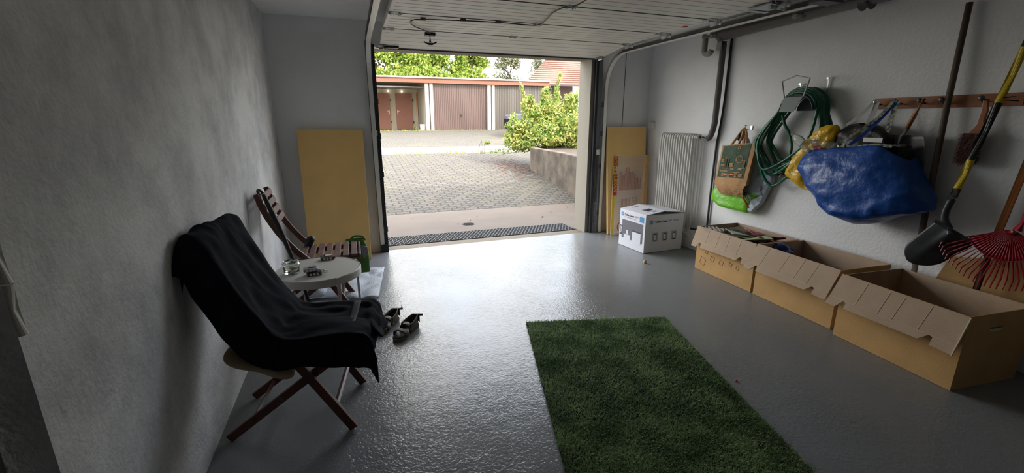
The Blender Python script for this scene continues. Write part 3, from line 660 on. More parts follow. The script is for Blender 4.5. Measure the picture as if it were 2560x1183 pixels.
# house with clay roof, right
HS = empty('house', (0, 0, 0), 0, 'house with a steep clay tiled roof behind the garages, at right', 'house')
hx0, hy0 = 15.0, 27.0
def tile_roof(mb, p0, p1, p2, p3, nr=34):
    # p0-p1 eave, p3-p2 ridge ; rows stepped
    p0, p1, p2, p3 = map(V, (p0, p1, p2, p3)); nn = (p1 - p0).cross(p3 - p0).normalized()
    if nn.z < 0: nn = -nn
    for k in range(nr):
        a, b = k / nr, (k + 1.15) / nr
        b = min(b, 1)
        q0, q1, q2, q3 = p0.lerp(p3, a), p1.lerp(p2, a), p1.lerp(p2, b), p0.lerp(p3, b)
        u = nn * 0.055
        mb.hexa([q0, q1, q2, q3, q0 + u, q1 + u, q2 + nn * 0.01, q3 + nn * 0.01])
mb = MB()
tile_roof(mb, (10.3, 26.5, 3.62), (14.25, 26.3, 3.62), (16.2, 31.0, 8.2), (15.9, 31.2, 8.2))
mb.build('roof', M['rooftile'], HS, weld=False)
MB().box((10.9, 27.2, 0.7), (13.9, 31, 3.7)).build('wall', mat('brown_cladding', hexo(96, 62, 52), 0.8), HS)
MB().bar((14.28, 26.25, 3.5), (16.25, 30.9, 8.2), 0.06, 0.35).build('barge_board', M['roofedge'], HS)
MB().bar((10.3, 26.5, 3.6), (14.25, 26.3, 3.6), 0.08, 0.12).build('gutter', M['groove'], HS)
tag(MB().tube([(12.9, 31.9, 1.0), (12.9, 31.9, 7.5)], 0.03, 6).build('mast', M['steel_dark']), 'thin dark mast rising behind the garages at the roof corner', 'mast')
# dark parked car behind bush
CR = empty('car', (8.55, 18.9, ramp(18.9)), R(14), 'dark car parked behind the lime green bush', 'car')
pr = [(-1.95, 0.35), (-2.0, 0.75), (-1.9, 0.95), (-1.15, 1.05), (-0.55, 1.42), (0.75, 1.45), (1.5, 1.05), (2.0, 0.9), (2.05, 0.4), (1.7, 0.25), (-1.7, 0.25)]
MB().prism([(a, -0.82, z) for a, z in pr], (0, 1.64, 0)).build('car_body', M['car'], CR, bevel=0.08)
for sy in (-0.84, 0.70):
    for ax in (-1.3, 1.3): MB().cyl((ax, sy, 0.31), (ax, sy + 0.16, 0.31), 0.31, 20).build('wheel', M['rubber'], CR)
MB().prism([(-1.0, -0.83, 1.05), (-0.5, -0.83, 1.36), (0.7, -0.83, 1.38), (1.2, -0.83, 1.06)], (0, 1.66, 0)).build('side_window', mat('car_glass', hexo(60, 70, 80), 0.05), CR)
# pale car right
CR = empty('car', (13.6, 20.6, ramp(20.6)), R(5), 'pale car roof showing just above the lime bush', 'car')
MB().prism([(a, -0.8, z) for a, z in pr], (0, 1.6, 0)).build('car_body', mat('pale_car_paint', hexo(190, 196, 205), 0.25, 0.3), CR, bevel=0.08)
for sy in (-0.82, 0.68):
    for ax in (-1.3, 1.3): MB().cyl((ax, sy, 0.31), (ax, sy + 0.16, 0.31), 0.31, 20).build('wheel', M['rubber'], CR)

# trees behind the garages
def tree(x, y, zb, h, rad, mname, n, size, seed, label, crowns=9, spread=1.0):
    T = empty('tree', (x, y, zb), 0, label, 'tree', 'trees behind the garages')
    rnd = random.Random(seed); cs = []
    for k in range(crowns):
        a = rnd.uniform(0, 2 * PI); rr_ = rnd.uniform(0.1, 0.8) * rad; zz = rnd.uniform(0.5, 1.0) * h
        cs.append(((rr_ * math.cos(a) * spread, rr_ * math.sin(a) * 0.6, zz - 0.2), (rad * rnd.uniform(0.25, 0.5), rad * 0.35, h * rnd.uniform(0.08, 0.2))))
    mb = MB(); leaves(mb, cs, n, size, seed + 1); mb.build('foliage', M[mname], T, weld=False)
    mb = MB(); mb.tube([(0, 0, 0), (0.1, 0, h * 0.3), (0, 0, h * 0.6)], [0.14, 0.10, 0.05], 8); branches(mb, (0.05, 0, h * 0.3), [V(c[0]) + V((0, 0, c[1][2] * 0.8)) for c in cs], 0.05, seed + 2, 0.3); mb.build('trunk', M['bark'], T)
    return T
tree(1.6, 31.5, 1.0, 6.4, 2.2, 'leaf_rust', 9000, 0.12, 11, 'leftmost tree behind the garage roof, with rusty tinted leaves', 16)
tree(4.4, 31.0, 1.0, 6.3, 2.3, 'leaf_green', 20000, 0.13, 12, 'dense bright green tree behind the open garage', 34)
tree(7.9, 31.0, 1.0, 6.1, 1.9, 'leaf_green', 12000, 0.13, 13, 'bright green tree above the brown garage door', 24)
tree(11.2, 32.5, 1.0, 5.9, 1.6, 'leaf_dull', 2600, 0.10, 14, 'sparse twiggy tree with few dull leaves, right of the bright green trees', 18)
tree(13.9, 33.0, 1.0, 5.5, 1.3, 'leaf_dull', 1900, 0.10, 15, 'sparse twiggy tree next to the clay tiled roof', 14)
tree(10.6, 25.2, 1.0, 2.6, 1.3, 'leaf_dull', 2600, 0.06, 16, 'low olive shrubby tree in front of the tiled house', 9)
mb = MB(); leaves(mb, [((x_, 29.6, 3.95 + 0.25 * math.sin(x_ * 1.7)), (1.0, 0.5, 0.8)) for x_ in range(0, 9)], 12000, 0.11, 77)
tag(mb.build('hedge', M['leaf_green'], weld=False), 'low green hedge just above the garage roof line', 'hedge', kind='stuff')

# ------------------------------------------------------------------ yellow foam boards
def leaning(name, p_bl, p_br, p_tl, p_tr, th, m, label, cat, group=None):
    p = [V(q) for q in (p_bl, p_br, p_tr, p_tl)]; n_ = (p[1] - p[0]).cross(p[3] - p[0]).normalized()
    if n_.y < 0: n_ = -n_
    mb = MB(); mb.hexa([p[0], p[1], p[1] + n_ * th, p[0] + n_ * th, p[3], p[2], p[2] + n_ * th, p[3] + n_ * th])
    return tag(mb.build(name, m, bevel=0.002), label, cat, group)
leaning('foam_board', (-0.50, 4.66, 0.004), (0.09, 4.65, 0.004), (-0.50, 4.875, 1.325), (0.115, 4.87, 1.32), 0.03, M['foam'], 'yellow foam board leaning left of the opening behind the slatted chair', 'board', 'yellow foam boards')
leaning('foam_board', (2.98, 4.72, 0.004), (3.53, 4.72, 0.004), (2.98, 4.87, 1.335), (3.55, 4.87, 1.335), 0.03, M['foam'], 'yellow foam board leaning right of the opening behind the clear sheet', 'board', 'yellow foam boards')
# clear multiwall sheet
a0, a1 = V((2.985, 4.66, 0.004)), V((3.46, 4.66, 0.004)); t0 = V((3.07, 4.83, 0.99)); t1 = V((3.56, 4.83, 0.985))
SH = empty('polycarbonate_sheet', a0, 0, 'clear ribbed plastic sheet with yellow and red printed film, leaning on the foam board', 'plastic sheet')
def shp(u, v, off=0.0):
    p = a0.lerp(a1, u).lerp(t0.lerp(t1, u), v); return p + V((0, -1, 0.17)).normalized() * off
def shquad(u0, u1, v0, v1, off, m, name):
    mb = MB(); q = [shp(u0, v0, off), shp(u1, v0, off), shp(u1, v1, off), shp(u0, v1, off)]
    q2 = [x + V((0, 0.0008, 0)) for x in q]
    mb.hexa([x - a0 for x in (q[0], q[1], q2[1], q2[0], q[3], q[2], q2[2], q2[3])]); return mb.build(name, m, SH)
mb = MB(); q = [shp(0, 0), shp(1, 0), shp(1, 1), shp(0, 1)]; k_ = V((0, 0.012, 0))
mb.hexa([x - a0 for x in (q[0], q[1], q[1] + k_, q[0] + k_, q[3], q[2], q[2] + k_, q[3] + k_)]); mb.build('sheet', M['sheet_clear'], SH)
mb = MB()
for i in range(1, 46):
    v = i / 46; p_, q_ = shp(0.05, v, 0.001) - a0, shp(0.995, v, 0.001) - a0; mb.bar(p_, q_, 0.0012, 0.0012)
mb.build('rib_line', mat('milky_rib', hexc(240, 226, 205), 0.5, alpha=0.6), SH, weld=False)
shquad(0.0, 0.075, 0.0, 1.0, 0.002, M['film_yellow'], 'yellow_edge_film')
shquad(0.012, 0.135, 0.50, 0.76, 0.0035, M['film_red'], 'red_label'); shquad(0.012, 0.13, 0.865, 0.985, 0.0035, M['film_red'], 'red_label')
upS = (t0 - a0).normalized(); rtS = (a1 - a0).normalized()
text('LEXAN', 0.066, M['film_yellow'], shp(0.035, 0.745, 0.005), -upS, rtS, SH, bold=0.0012)
text('ADV', 0.055, M['film_yellow'], shp(0.03, 0.985, 0.005), -upS, rtS, SH, bold=0.001)
text('6 &', 0.05, M['film_red'], shp(0.03, 0.855, 0.005), -upS, rtS, SH)
text('LEXAN*', 0.042, M['film_pink'], shp(0.72, 0.47, 0.004), -upS, rtS, SH); text('2UV Sheet', 0.042, M['film_pink'], shp(0.62, 0.47, 0.004), -upS, rtS, SH)
for k in range(7):
    shquad(0.28 + k * 0.04, 0.295 + k * 0.04, 0.22, 0.45, 0.003, M['film_pink'], 'print_line')
rnd = random.Random(2)
for k in range(16):        # pale pink printed picture of a building
    u = 0.2 + 0.045 * k; h_ = 0.12 * (1 - abs(k - 5) / 12) + rnd.uniform(0, 0.05)
    shquad(u, u + 0.03, 0.56, 0.60 + h_ * 1.6, 0.003, M['film_pink'], 'print_picture') if u < 0.85 else None
sw = [shp(0.30 + 0.11 * math.cos(a * PI / 12), 0.10 + 0.055 * math.sin(a * PI / 12), 0.004) - a0 for a in range(3, 22)]
MB().tube(sw, [0.002 + 0.004 * math.sin(PI * i / 18) for i in range(19)], 5).build('print_swirl', M['film_red'], SH)
tag(MB().bar((3.40, 4.60, 0.004), (3.475, 4.70, 0.985), 0.052, 0.03, (0, -1, 0)).build('wooden_batten', mat('pine', hexc(188, 146, 92), 0.7, var=0.12, vscale=8), bevel=0.002), 'pale wooden batten leaning between the clear sheet and the radiator', 'batten')

# ------------------------------------------------------------------ radiator
RD = empty('radiator', (3.50, 4.16, 0.13), 0, 'tall white column radiator on the right wall behind the printer box', 'radiator')
ya, yb = -0.27, 0.29; N_ = 14; H_ = 1.14
for i in range(N_):
    y = ya + (yb - ya) * (i + 0.5) / N_
    c = MB(); 
    c.tube([(-0.045, y, 0.03), (-0.048, y, 0.06), (-0.048, y, H_ - 0.07), (-0.038, y, H_ - 0.02), (-0.015, y, H_ - 0.004), (0.005, y, H_ - 0.004), (0.025, y, H_ - 0.02), (0.035, y, H_ - 0.07), (0.035, y, 0.06), (0.025, y, 0.02), (0, y, 0.006), (-0.03, y, 0.012)], 0.0098, 10)
    c.build('radiator_column', M['radiator'], RD, smooth=True)
for z in (0.03, H_ - 0.035): MB().cyl((0, ya - 0.01, z), (0, yb + 0.01, z), 0.021, 14).build('header_pipe', M['radiator'], RD)
v_ = MB(); v_.cyl((0, ya - 0.035, H_ - 0.035), (0, ya - 0.01, H_ - 0.035), 0.032, 18); v_.build('valve_collar', M['plastic_white'], RD)
MB().cyl((0, ya - 0.038, H_ - 0.035), (0, ya - 0.034, H_ - 0.035), 0.012, 14).build('valve_core', M['black'], RD)
for z in (0.15, H_ - 0.12):
    MB().box((0.03, -0.1, z), (0.10, -0.08, z + 0.02)).build('wall_bracket', M['radiator'], RD)
TM = empty('thermostat', (XR - 0.02, 4.80, 1.35), 0, 'small white wall box high in the corner above the radiator', 'thermostat')
MB().box((-0.02, -0.045, -0.04), (0.02, 0.045, 0.04)).build('housing', M['plastic_white'], TM, bevel=0.006)
MB().box((-0.026, -0.04, -0.03), (-0.02, 0.0, 0.03)).build('dial_cover', M['plastic_white'], TM, bevel=0.002)

# ------------------------------------------------------------------ pipes on the right wall
hp = MB(); hp.tube(catmull([(3.53, 3.70, 2.16), (3.53, 3.70, 1.9), (3.53, 3.70, 1.5), (3.53, 3.705, 1.36), (3.525, 3.735, 1.25), (3.515, 3.765, 1.225)], 6), 0.029, 14); hp.cyl((3.515, 3.765, 1.227), (3.545, 3.86, 1.235), 0.011, 10); hp.cyl((3.545, 3.86, 1.235), (3.52, 3.872, 1.235), 0.011, 10)
tag(hp.build('heating_pipe', M['pipe_lag'], smooth=True), 'thick lagged heating pipe dropping to the radiator valve', 'pipe')
cp = MB(); cp.tube(catmull([(3.585, 3.66, 2.2), (3.585, 3.66, 1.6), (3.585, 3.69, 1.23), (3.585, 3.70, 1.15), (3.58, 3.70, 0.6), (3.58, 3.70, 0.27), (3.56, 3.74, 0.235), (3.5, 3.86, 0.235)], 5), 0.011, 10)
tag(cp.build('conduit_pipe', M['pipe_black'], smooth=True), 'thin dark pipe running down beside the lagged heating pipe', 'pipe')
DP = empty('drain_pipe', (0, 0, 0), 0, 'large grey drain pipe running along the top of the right wall', 'pipe')
MB().cyl((3.52, 3.75, 2.225), (3.52, YB, 2.225), 0.058, 24).build('main_run', M['pipe_grey'], DP, smooth=True)
MB().cyl((3.52, 2.42, 2.225), (3.52, 2.36, 2.225), 0.0615, 24).build('joint_sleeve', M['pipe_grey'], DP, smooth=True)
fp = MB(); fp.cyl((3.50, 3.72, 2.08), (3.50, 3.72, 2.24), 0.034, 16); fp.build('branch_fitting', M['pipe_fit'], DP, smooth=True)
tp = MB(); tp.tube(catmull([(3.48, 3.90, 2.24), (3.48, 3.90, 2.12), (3.48, 3.895, 2.08), (3.48, 3.86, 2.065), (3.48, 3.82, 2.065), (3.48, 3.80, 2.09)], 5), 0.028, 14); tp.cyl((3.48, 3.92, 2.235), (3.48, 3.70, 2.20), 0.03, 14)
tp.build('trap_bend', M['pipe_fit'], DP, smooth=True)
SP = empty('water_pipe', (0, 0, 0), 0, 'slim grey pipe running in front of the large drain pipe', 'pipe')
MB().cyl((3.41, 3.72, 2.215), (3.41, YB, 2.225), 0.024, 16).build('main_run', M['pipe_lag'], SP, smooth=True)
MB().cyl((3.41, 2.86, 2.215), (3.41, 2.78, 2.215), 0.031, 16).build('coupling', M['pipe_fit'], SP, smooth=True); MB().cyl((3.41, 3.74, 2.215), (3.41, 3.66, 2.215), 0.031, 16).build('coupling', M['pipe_fit'], SP, smooth=True)

# ------------------------------------------------------------------ printer box
PC = [V((2.862, 4.293, 0)), V((2.893, 3.85, 0)), V((3.415, 3.875, 0)), V((3.385, 4.318, 0))]
PH = 0.425
PB = empty('printer_box', PC[1], 0, 'white printer carton with blue logos standing on the floor before the radiator', 'box')
def P_(p): return V(p) - PC[1]
up_ = V((0, 0, PH))
mb = MB(); mb.hexa([P_(p) + V((0, 0, 0.002)) for p in (PC[0], PC[1], PC[2], PC[3])] + [P_(PC[0] + up_), P_(PC[1] + up_), P_(PC[2] + up_) - V((0, 0, 0.012)), P_(PC[3] + up_) - V((0, 0, 0.012))])
mb.build('carton', M['white_card'], PB, bevel=0.004)
# half open lid flaps: near flap lies, far flap lifted
fl0, fl1 = PC[0] + up_, PC[1] + up_; e0, e1 = PC[3] + up_, PC[2] + up_
m0, m1 = fl0.lerp(e0, 0.5) + V((0, 0, 0.03)), fl1.lerp(e1, 0.5) + V((0, 0, 0.03))
k_ = V((0, 0, 0.005))
mb = MB(); mb.hexa([P_(x) for x in (fl0, fl1, m1, m0, fl0 + k_, fl1 + k_, m1 + k_, m0 + k_)]); fa = mb.build('lid_flap', M['white_card'], PB)
mb = MB(); mb.hexa([P_(x) for x in (e1, e0, m0 - k_, m1 - k_, e1 + k_, e0 + k_, m0, m1)]); mb.build('lid_flap', M['white_card'], PB)
def onface(A, Bp, u, z, off):                      # A->B base line, u metres along, z up, offset outward
    d = (Bp - A).normalized(); n_ = V((d.y, -d.x, 0)); return A + d * u + V((0, 0, z)) + n_ * off
def rect(A, Bp, u0, u1, z0, z1, off, m, name, par=PB, org=None):
    org = PC[1] if org is None else org
    mb = MB(); q = [onface(A, Bp, u0, z0, off) - org, onface(A, Bp, u1, z0, off) - org, onface(A, Bp, u1, z1, off) - org, onface(A, Bp, u0, z1, off) - org]
    n_ = (q[1] - q[0]).cross(q[3] - q[0]).normalized() * -0.0006
    mb.hexa([q[0], q[1], q[1] + n_, q[0] + n_, q[3], q[2], q[2] + n_, q[3] + n_]); return mb.build(name, m, par)
A, B_ = PC[0], PC[1]; Lf = (B_ - A).length
rect(A, B_, 0.05, Lf - 0.035, 0.10, 0.315, 0.001, M['grey_print'], 'product_photo'); rect(A, B_, 0.012, 0.06, 0.13, 0.24, 0.0015, M['dark_print'], 'product_photo')
rect(A, B_, 0.09, 0.20, 0.09, 0.15, 0.002, M['white_card'], 'product_photo'); rect(A, B_, 0.235, 0.38, 0.08, 0.215, 0.002, M['white_card'], 'product_photo'); rect(A, B_, 0.13, 0.16, 0.14, 0.20, 0.002, M['white_card'], 'product_photo')
rect(A, B_, 0.235, 0.38, 0.205, 0.222, 0.0025, M['dark_print'], 'product_photo')
for q_ in (0.014, 0.032): rect(A, B_, q_, q_ + 0.010, 0.15, 0.23, 0.0022, M['white_card'], 'product_photo')
rect(A, B_, 0.345, 0.415, 0.335, 0.395, 0.001, M['blue_print'], 'blue_label')
dA = (B_ - A).normalized()
def logo(A, Bp, u, z, r_):
    c = onface(A, Bp, u, z, 0.0012) - PC[1]; d = (Bp - A).normalized(); n_ = V((d.y, -d.x, 0))
    mb = MB(); mb.prism([c + d * r_ * math.cos(a * PI / 12) + V((0, 0, r_ * math.sin(a * PI / 12))) for a in range(24)], n_ * 0.0006); mb.build('logo_disc', M['blue_print'], PB)
    text('hp', r_ * 1.35, M['white_card'], onface(A, Bp, u - r_ * 0.62, z - r_ * 0.35, 0.0024), d, (0, 0, 1), PB, shear=0.3)
logo(A, B_, 0.045, 0.375, 0.022)
text('Color Laser', 0.034, M['dark_print'], onface(A, B_, 0.085, 0.365, 0.0014), dA, (0, 0, 1), PB, bold=0.0008)
text('MFP 179fnw', 0.030, M['mid_print'], onface(A, B_, 0.262, 0.367, 0.0014), dA, (0, 0, 1), PB); text('Imprimante multifonction laser couleur', 0.013, M['mid_print'], onface(A, B_, 0.085, 0.345, 0.0014), dA, (0, 0, 1), PB)
A, B_ = PC[1], PC[2]; dB = (B_ - A).normalized()
logo(A, B_, 0.075, 0.345, 0.024)
text('Color Laser', 0.034, M['dark_print'], onface(A, B_, 0.125, 0.335, 0.0014), dB, (0, 0, 1), PB, bold=0.0008); text('MFP 179fnw', 0.030, M['mid_print'], onface(A, B_, 0.30, 0.337, 0.0014), dB, (0, 0, 1), PB)
for u in (0.10, 0.235, 0.36):
    rect(A, B_, u, u + 0.075, 0.125, 0.225, 0.001, M['mid_print'], 'product_icon'); rect(A, B_, u + 0.022, u + 0.058, 0.128, 0.21, 0.0016, M['dark_print'], 'product_icon'); rect(A, B_, u + 0.026, u + 0.052, 0.140, 0.20, 0.0022, M['white_card'], 'product_icon')
# picture on the near lid flap
def lidq(u0, u1, v0, v1, off, m):
    f = lambda u, v: fl0.lerp(fl1, u).lerp(m0.lerp(m1, u), v) + V((0, 0, 0.0055 + off))
    mb = MB(); q = [f(u0, v0), f(u1, v0), f(u1, v1), f(u0, v1)]; mb.hexa([x - PC[1] for x in q] + [x - PC[1] + V((0, 0, 0.0006)) for x in q]); mb.build('lid_print', m, PB)
lidq(0.15, 0.70, 0.38, 0.75, 0.0, M['grey_print']); lidq(0.2, 0.55, 0.35, 0.8, 0.0008, M['white_card']); lidq(0.62, 0.72, 0.45, 0.72, 0.0016, M['dark_print']); lidq(0.85, 0.9, 0.5, 0.75, 0.0, M['blue_print'])
lidq(0.78, 0.80, 0.3, 0.8, 0.0, M['mid_print'])
# cork on the floor
tag(MB().lathe([(0.014, 0), (0.016, 0.004), (0.0145, 0.022), (0.010, 0.032), (0, 0.034)], (2.71, 3.57, 0.001), 16).build('bottle_cork', mat('cork_tan', hexc(206, 180, 134), 0.8), smooth=False, rot=None), 'small tan cork standing on the floor before the printer carton', 'cork')
tag(MB().lathe([(0.006, 0), (0.009, 0.003), (0.004, 0.008), (0, 0.009)], (1.90, 1.62, 0.001), 10).build('crumb', M['orange']), 'tiny orange crumb on the floor right of the turf mat', 'crumb')

# ------------------------------------------------------------------ cardboard boxes
def carton(name, c, W, D_, H_, rz, label, fw, fl, notches, seedv, inner_flaps=True):
    """c: near-left (room side, far-y) base corner. Local axes: X' along the box length (towards the viewer), Y' toward the wall."""
    B = empty(name, c, rz, label, 'cardboard box', 'open cardboard boxes along the right wall')
    t_ = 0.006
    MB().box((0, 0, 0.002), (W, t_, H_)).build('front_panel', M['card_out'], B)
    MB().box((0, D_ - t_, 0.002), (W, D_, H_)).build('back_panel', M['card_in'], B)
    MB().box((0, t_, 0.002), (t_, D_ - t_, H_)).build('side_panel', M['card_in'], B)
    sp = MB().box((W - t_, t_, 0.002), (W, D_ - t_, H_)).build('side_panel', M['card_out'], B)
    MB().box((t_, t_, 0.002), (W - t_, D_ - t_, 0.008)).build('bottom_panel', M['card_in'], B)
    # flap folded outwards over the front, hanging down
    ang = R(fw); dx = V((0, -math.sin(ang), -math.cos(ang)))
    pts = [(0.0, 0), (W, 0)]
    low = [(W + 0.0, fl), (W - notches[2], fl)]
    n1, n2, nd = notches[0], notches[1], notches[3]
    outline = [(-0.008, 0.0), (W + 0.004, 0.0), (W + 0.012, fl), (W - 0.09, fl - 0.004), (W - 0.092, fl - nd * 0.9), (W - 0.112, fl - nd), (W - 0.15, fl - 0.012), (n1 + 0.10, fl - 0.006), (n1 + 0.10, fl - nd * 0.75), (n1 + 0.082, fl - nd), (n1 + 0.045, fl), (-0.02, fl)]
    off = V((0, 0, H_)) - V((0, 0.001, 0))
    P = [off + V((a, 0, 0)) + dx * b for a, b in outline]
    mb = MB(); mb.prism(P, V((0, -math.cos(ang), math.sin(ang))) * 0.005)
    f_ = mb.build('front_flap', M['card_in'], B)
    # creases
    cr = MB(); nn = V((0, -math.cos(ang), math.sin(ang))) * 0.0058
    rnd = random.Random(seedv)
    for k in range(4):
        a = W * (0.2 + 0.2 * k) + rnd.uniform(-0.03, 0.03); cr.bar(off + V((a, 0, 0)) + dx * 0.01 + nn, off + V((a - 0.01, 0, 0)) + dx * (fl - nd - 0.002 if k % 2 else fl * 0.75) + nn, 0.003, 0.0015, V((0, 1, 0)))
    cr.bar(off + V((0.0, 0, 0)) + dx * (fl - nd) + nn, off + V((W, 0, 0)) + dx * (fl - nd) + nn, 0.0016, 0.001, V((0, 1, 0)))
    cr.build('crease', M['card_edge'], f_)
    return B
def copy_rz(a, b): return math.atan2(b[1] - a[1], b[0] - a[0])
BX_ = [((3.085, 3.285), (3.062, 2.602), 0.425), ((3.060, 2.575), (3.018, 1.893), 0.432), ((2.965, 1.835), (2.905, 1.165), 0.430)]
labs = ['farthest open cardboard box, filled with leaflets, nearest the radiator', 'middle open cardboard box with a few blue items inside', 'nearest open cardboard box with a torn front flap, under the rake']
BOX = []
for i, ((p, q, h_), lb) in enumerate(zip(BX_, labs)):
    W_ = math.dist(p, q); rz = copy_rz(p, q)
    # local x from p to q ; local y must point to the wall (+x world): rotate so y' = left of x' -> for direction -y, left is +x
    Bx = carton('cardboard_box', (p[0], p[1], 0), W_, 0.46 if i < 2 else 0.50, h_, rz, lb, (14, 30, 24)[i], (0.20, 0.225, 0.215)[i], (0.0, 0, 0, 0.055), i)
    BOX.append((Bx, W_, h_, rz, p))
# hand hole in the near box: slot shade and lit lip painted on
h_ = MB(); W_ = BOX[2][1]; h_.prism([(W_ + 0.0005, 0.22 + 0.05 * math.cos(a * PI / 8) * (1 if abs(math.cos(a * PI / 8)) < 0.9 else 1), 0.34 + 0.015 * math.sin(a * PI / 8)) for a in range(16)], (0.0008, 0, 0)); h_.build('hand_hole_lit_lip', M['card_edge'], BOX[2][0])
h_ = MB(); h_.box((W_ + 0.001, 0.175, 0.343), (W_ + 0.0022, 0.265, 0.352)); h_.build('hand_hole_shade', M['print_brown'], BOX[2][0])
# torn pale edge of the near box front flap
Bx = BOX[2][0]; ang = R(24); dx = V((0, -math.sin(ang), -math.cos(ang)))
MB().bar(V((W_ + 0.008, -0.008, 0.43)), V((W_ + 0.016, -0.008, 0.43)) + dx * 0.215, 0.006, 0.008, (0, 1, 0)).build('torn_edge', M['card_edge'], Bx)
# printed marks on the farthest box
pm = MB(); rnd = random.Random(8)
for (u, z_, s_) in ((0.10, 0.10, 0.045), (0.22, 0.155, 0.03), (0.33, 0.15, 0.03), (0.14, 0.20, 0.02), (0.44, 0.17, 0.02), (0.52, 0.16, 0.02)):
    qs = [V((u + s_ * math.cos(k * PI / 2 + 0.5), -0.0012, z_ + s_ * math.sin(k * PI / 2 + 0.5))) for k in range(5)]
    for a, b in zip(qs, qs[1:]): pm.bar(a, b, 0.0025, 0.001, (0, 1, 0))
pm.build('printed_mark', M['print_brown'], BOX[0][0])
# contents of farthest box
from mathutils import Euler
def boxpt(i, u, v, z):
    Bx, W_, h_, rz, p = BOX[i]; c, s = math.cos(rz), math.sin(rz); return (p[0] + u * c - v * s, p[1] + u * s + v * c, z)
cols = {'g': mat('leaflet_green', hexc(150, 170, 110), 0.5, col2=hexc(190, 186, 160), vscale=14), 'p': mat('leaflet_pale', hexc(176, 182, 170), 0.45, col2=hexc(140, 150, 140), vscale=10), 'w': mat('leaflet_white', hexc(214, 214, 226), 0.5),
        'r': mat('leaflet_red', hexc(170, 40, 40), 0.45, col2=hexc(120, 90, 80), vscale=16), 'm': mat('leaflet_maroon', hexc(100, 26, 40), 0.45), 'm2': mat('leaflet_striped', hexc(130, 176, 70), 0.45, col2=hexc(220, 216, 200), vscale=20), 'b': mat('leaflet_brown', hexc(120, 90, 70), 0.5, col2=hexc(60, 50, 50), vscale=14)}
leafl = [(0.16, 0.10, 0.385, 0.21, 0.28, 10, 5, 0.3, 'w', 'white folded paper in the leaflet box near its front flap'),
         (0.28, 0.24, 0.392, 0.22, 0.32, -6, 8, -0.6, 'p', 'large pale green leaflet lying diagonally in the leaflet box'),
         (0.22, 0.34, 0.396, 0.16, 0.24, 8, -6, 0.2, 'b', 'brown and grey magazine at the back of the leaflet box'),
         (0.33, 0.36, 0.404, 0.14, 0.18, 4, 10, -0.3, 'r', 'red topped leaflet at the back of the leaflet box'),
         (0.47, 0.16, 0.398, 0.20, 0.28, -5, 9, 1.2, 'm2', 'green and white striped leaflet at the near side of the leaflet box'),
         (0.56, 0.27, 0.405, 0.10, 0.20, 16, -8, 0.9, 'm', 'dark red brochure standing up at the right of the leaflet box'),
         (0.53, 0.36, 0.405, 0.09, 0.15, -14, 12, 0.1, 'm', 'small maroon booklet tucked against the back of the leaflet box'),
         (0.40, 0.24, 0.385, 0.22, 0.26, 3, 3, 0.5, 'g', 'muted green leaflet under the striped one in the leaflet box')]
for (u, v, z, w_, l_, rx, ry, rz_, cc, lb) in leafl:
    mb = MB(); mb.grid(lambda a, b: V(((a - 0.5) * w_, (b - 0.5) * l_, 0.010 * math.sin(a * 3 + b * 2))), 8, 6)
    o = mb.build('leaflet', cols[cc], solid=0.006); o.location = boxpt(0, u, v, z); o.rotation_euler = (R(rx), R(ry), rz_); tag(o, lb, 'leaflet', 'papers in the leaflet box')
mb = MB(); mb.grid(lambda a, b: V(((a - 0.5) * 0.55, (b - 0.5) * 0.38, 0.02 * math.sin(9 * a) * math.cos(7 * b))), 20, 14)
o = mb.build('paper_pile', cols['b'], solid=0.30); o.location = boxpt(0, 0.34, 0.23, 0.205); o.rotation_euler = (0, 0, BOX[0][3]); tag(o, 'jumble of packed papers filling the farthest box', 'papers', kind='stuff')
eg = MB(); eg.grid(lambda a, b: V(((a - 0.5) * 0.17, (b - 0.5) * 0.16, 0.012 * math.cos(a * 6 * PI) * math.cos(b * 6 * PI))), 24, 20)
o = eg.build('egg_carton', mat('grey_pulp', hexc(190, 186, 180), 0.9), solid=0.004, smooth=True); o.location = boxpt(0, 0.10, 0.10, 0.405); o.rotation_euler = (R(4), 0, 0.3); tag(o, 'pale grey egg carton in the corner of the leaflet box', 'egg carton')
# blue items in the middle box
for (u, v, z, s_, lb) in ((0.07, 0.18, 0.385, 0.10, 'blue packet standing at the far end of the middle box'), (0.45, 0.30, 0.285, 0.12, 'blue bag corner showing deep in the middle box')):
    mb = MB(); mb.grid(lambda a, b: V(((a - 0.5) * s_, (b - 0.5) * 0.14, 0.02 * math.sin(a * 6) * math.cos(b * 5))), 8, 8); o = mb.build('blue_packet', M['navy'], solid=0.03); o.location = boxpt(1, u, v, z); o.rotation_euler = (R(15), R(-20), 0.5); tag(o, lb, 'packet')
tag(MB().box((3.12, 1.98, 0.01), (3.42, 2.45, 0.25)).build('stored_bundle', M['navy'], bevel=0.03), 'dark blue bundle at the bottom of the middle box', 'bundle')

# ------------------------------------------------------------------ nail hook with bags
HK = empty('wall_hook', (XR, 3.30, 1.33), 0, 'small metal wall hook with a screw plate above the paper bag', 'hook')
h_ = MB(); h_.box((-0.006, -0.012, -0.01), (0, 0.012, 0.03)); h_.tube([(0, 0, 0), (-0.05, 0, -0.005), (-0.075, 0, 0.0), (-0.08, 0, 0.03)], 0.004, 8); h_.lathe([(0.0, -0.002), (0.016, 0), (0.016, 0.004), (0, 0.006)], (-0.08, 0, 0.03), 14); h_.build('hook', M['steel'], HK)
def sheet_bag(name, outline_fn, m, parent, nu=24, nv=24, solid=0.002): 
    mb = MB(); mb.grid(outline_fn, nu, nv, closed_v=True); return mb.build(name, m, parent, smooth=True)
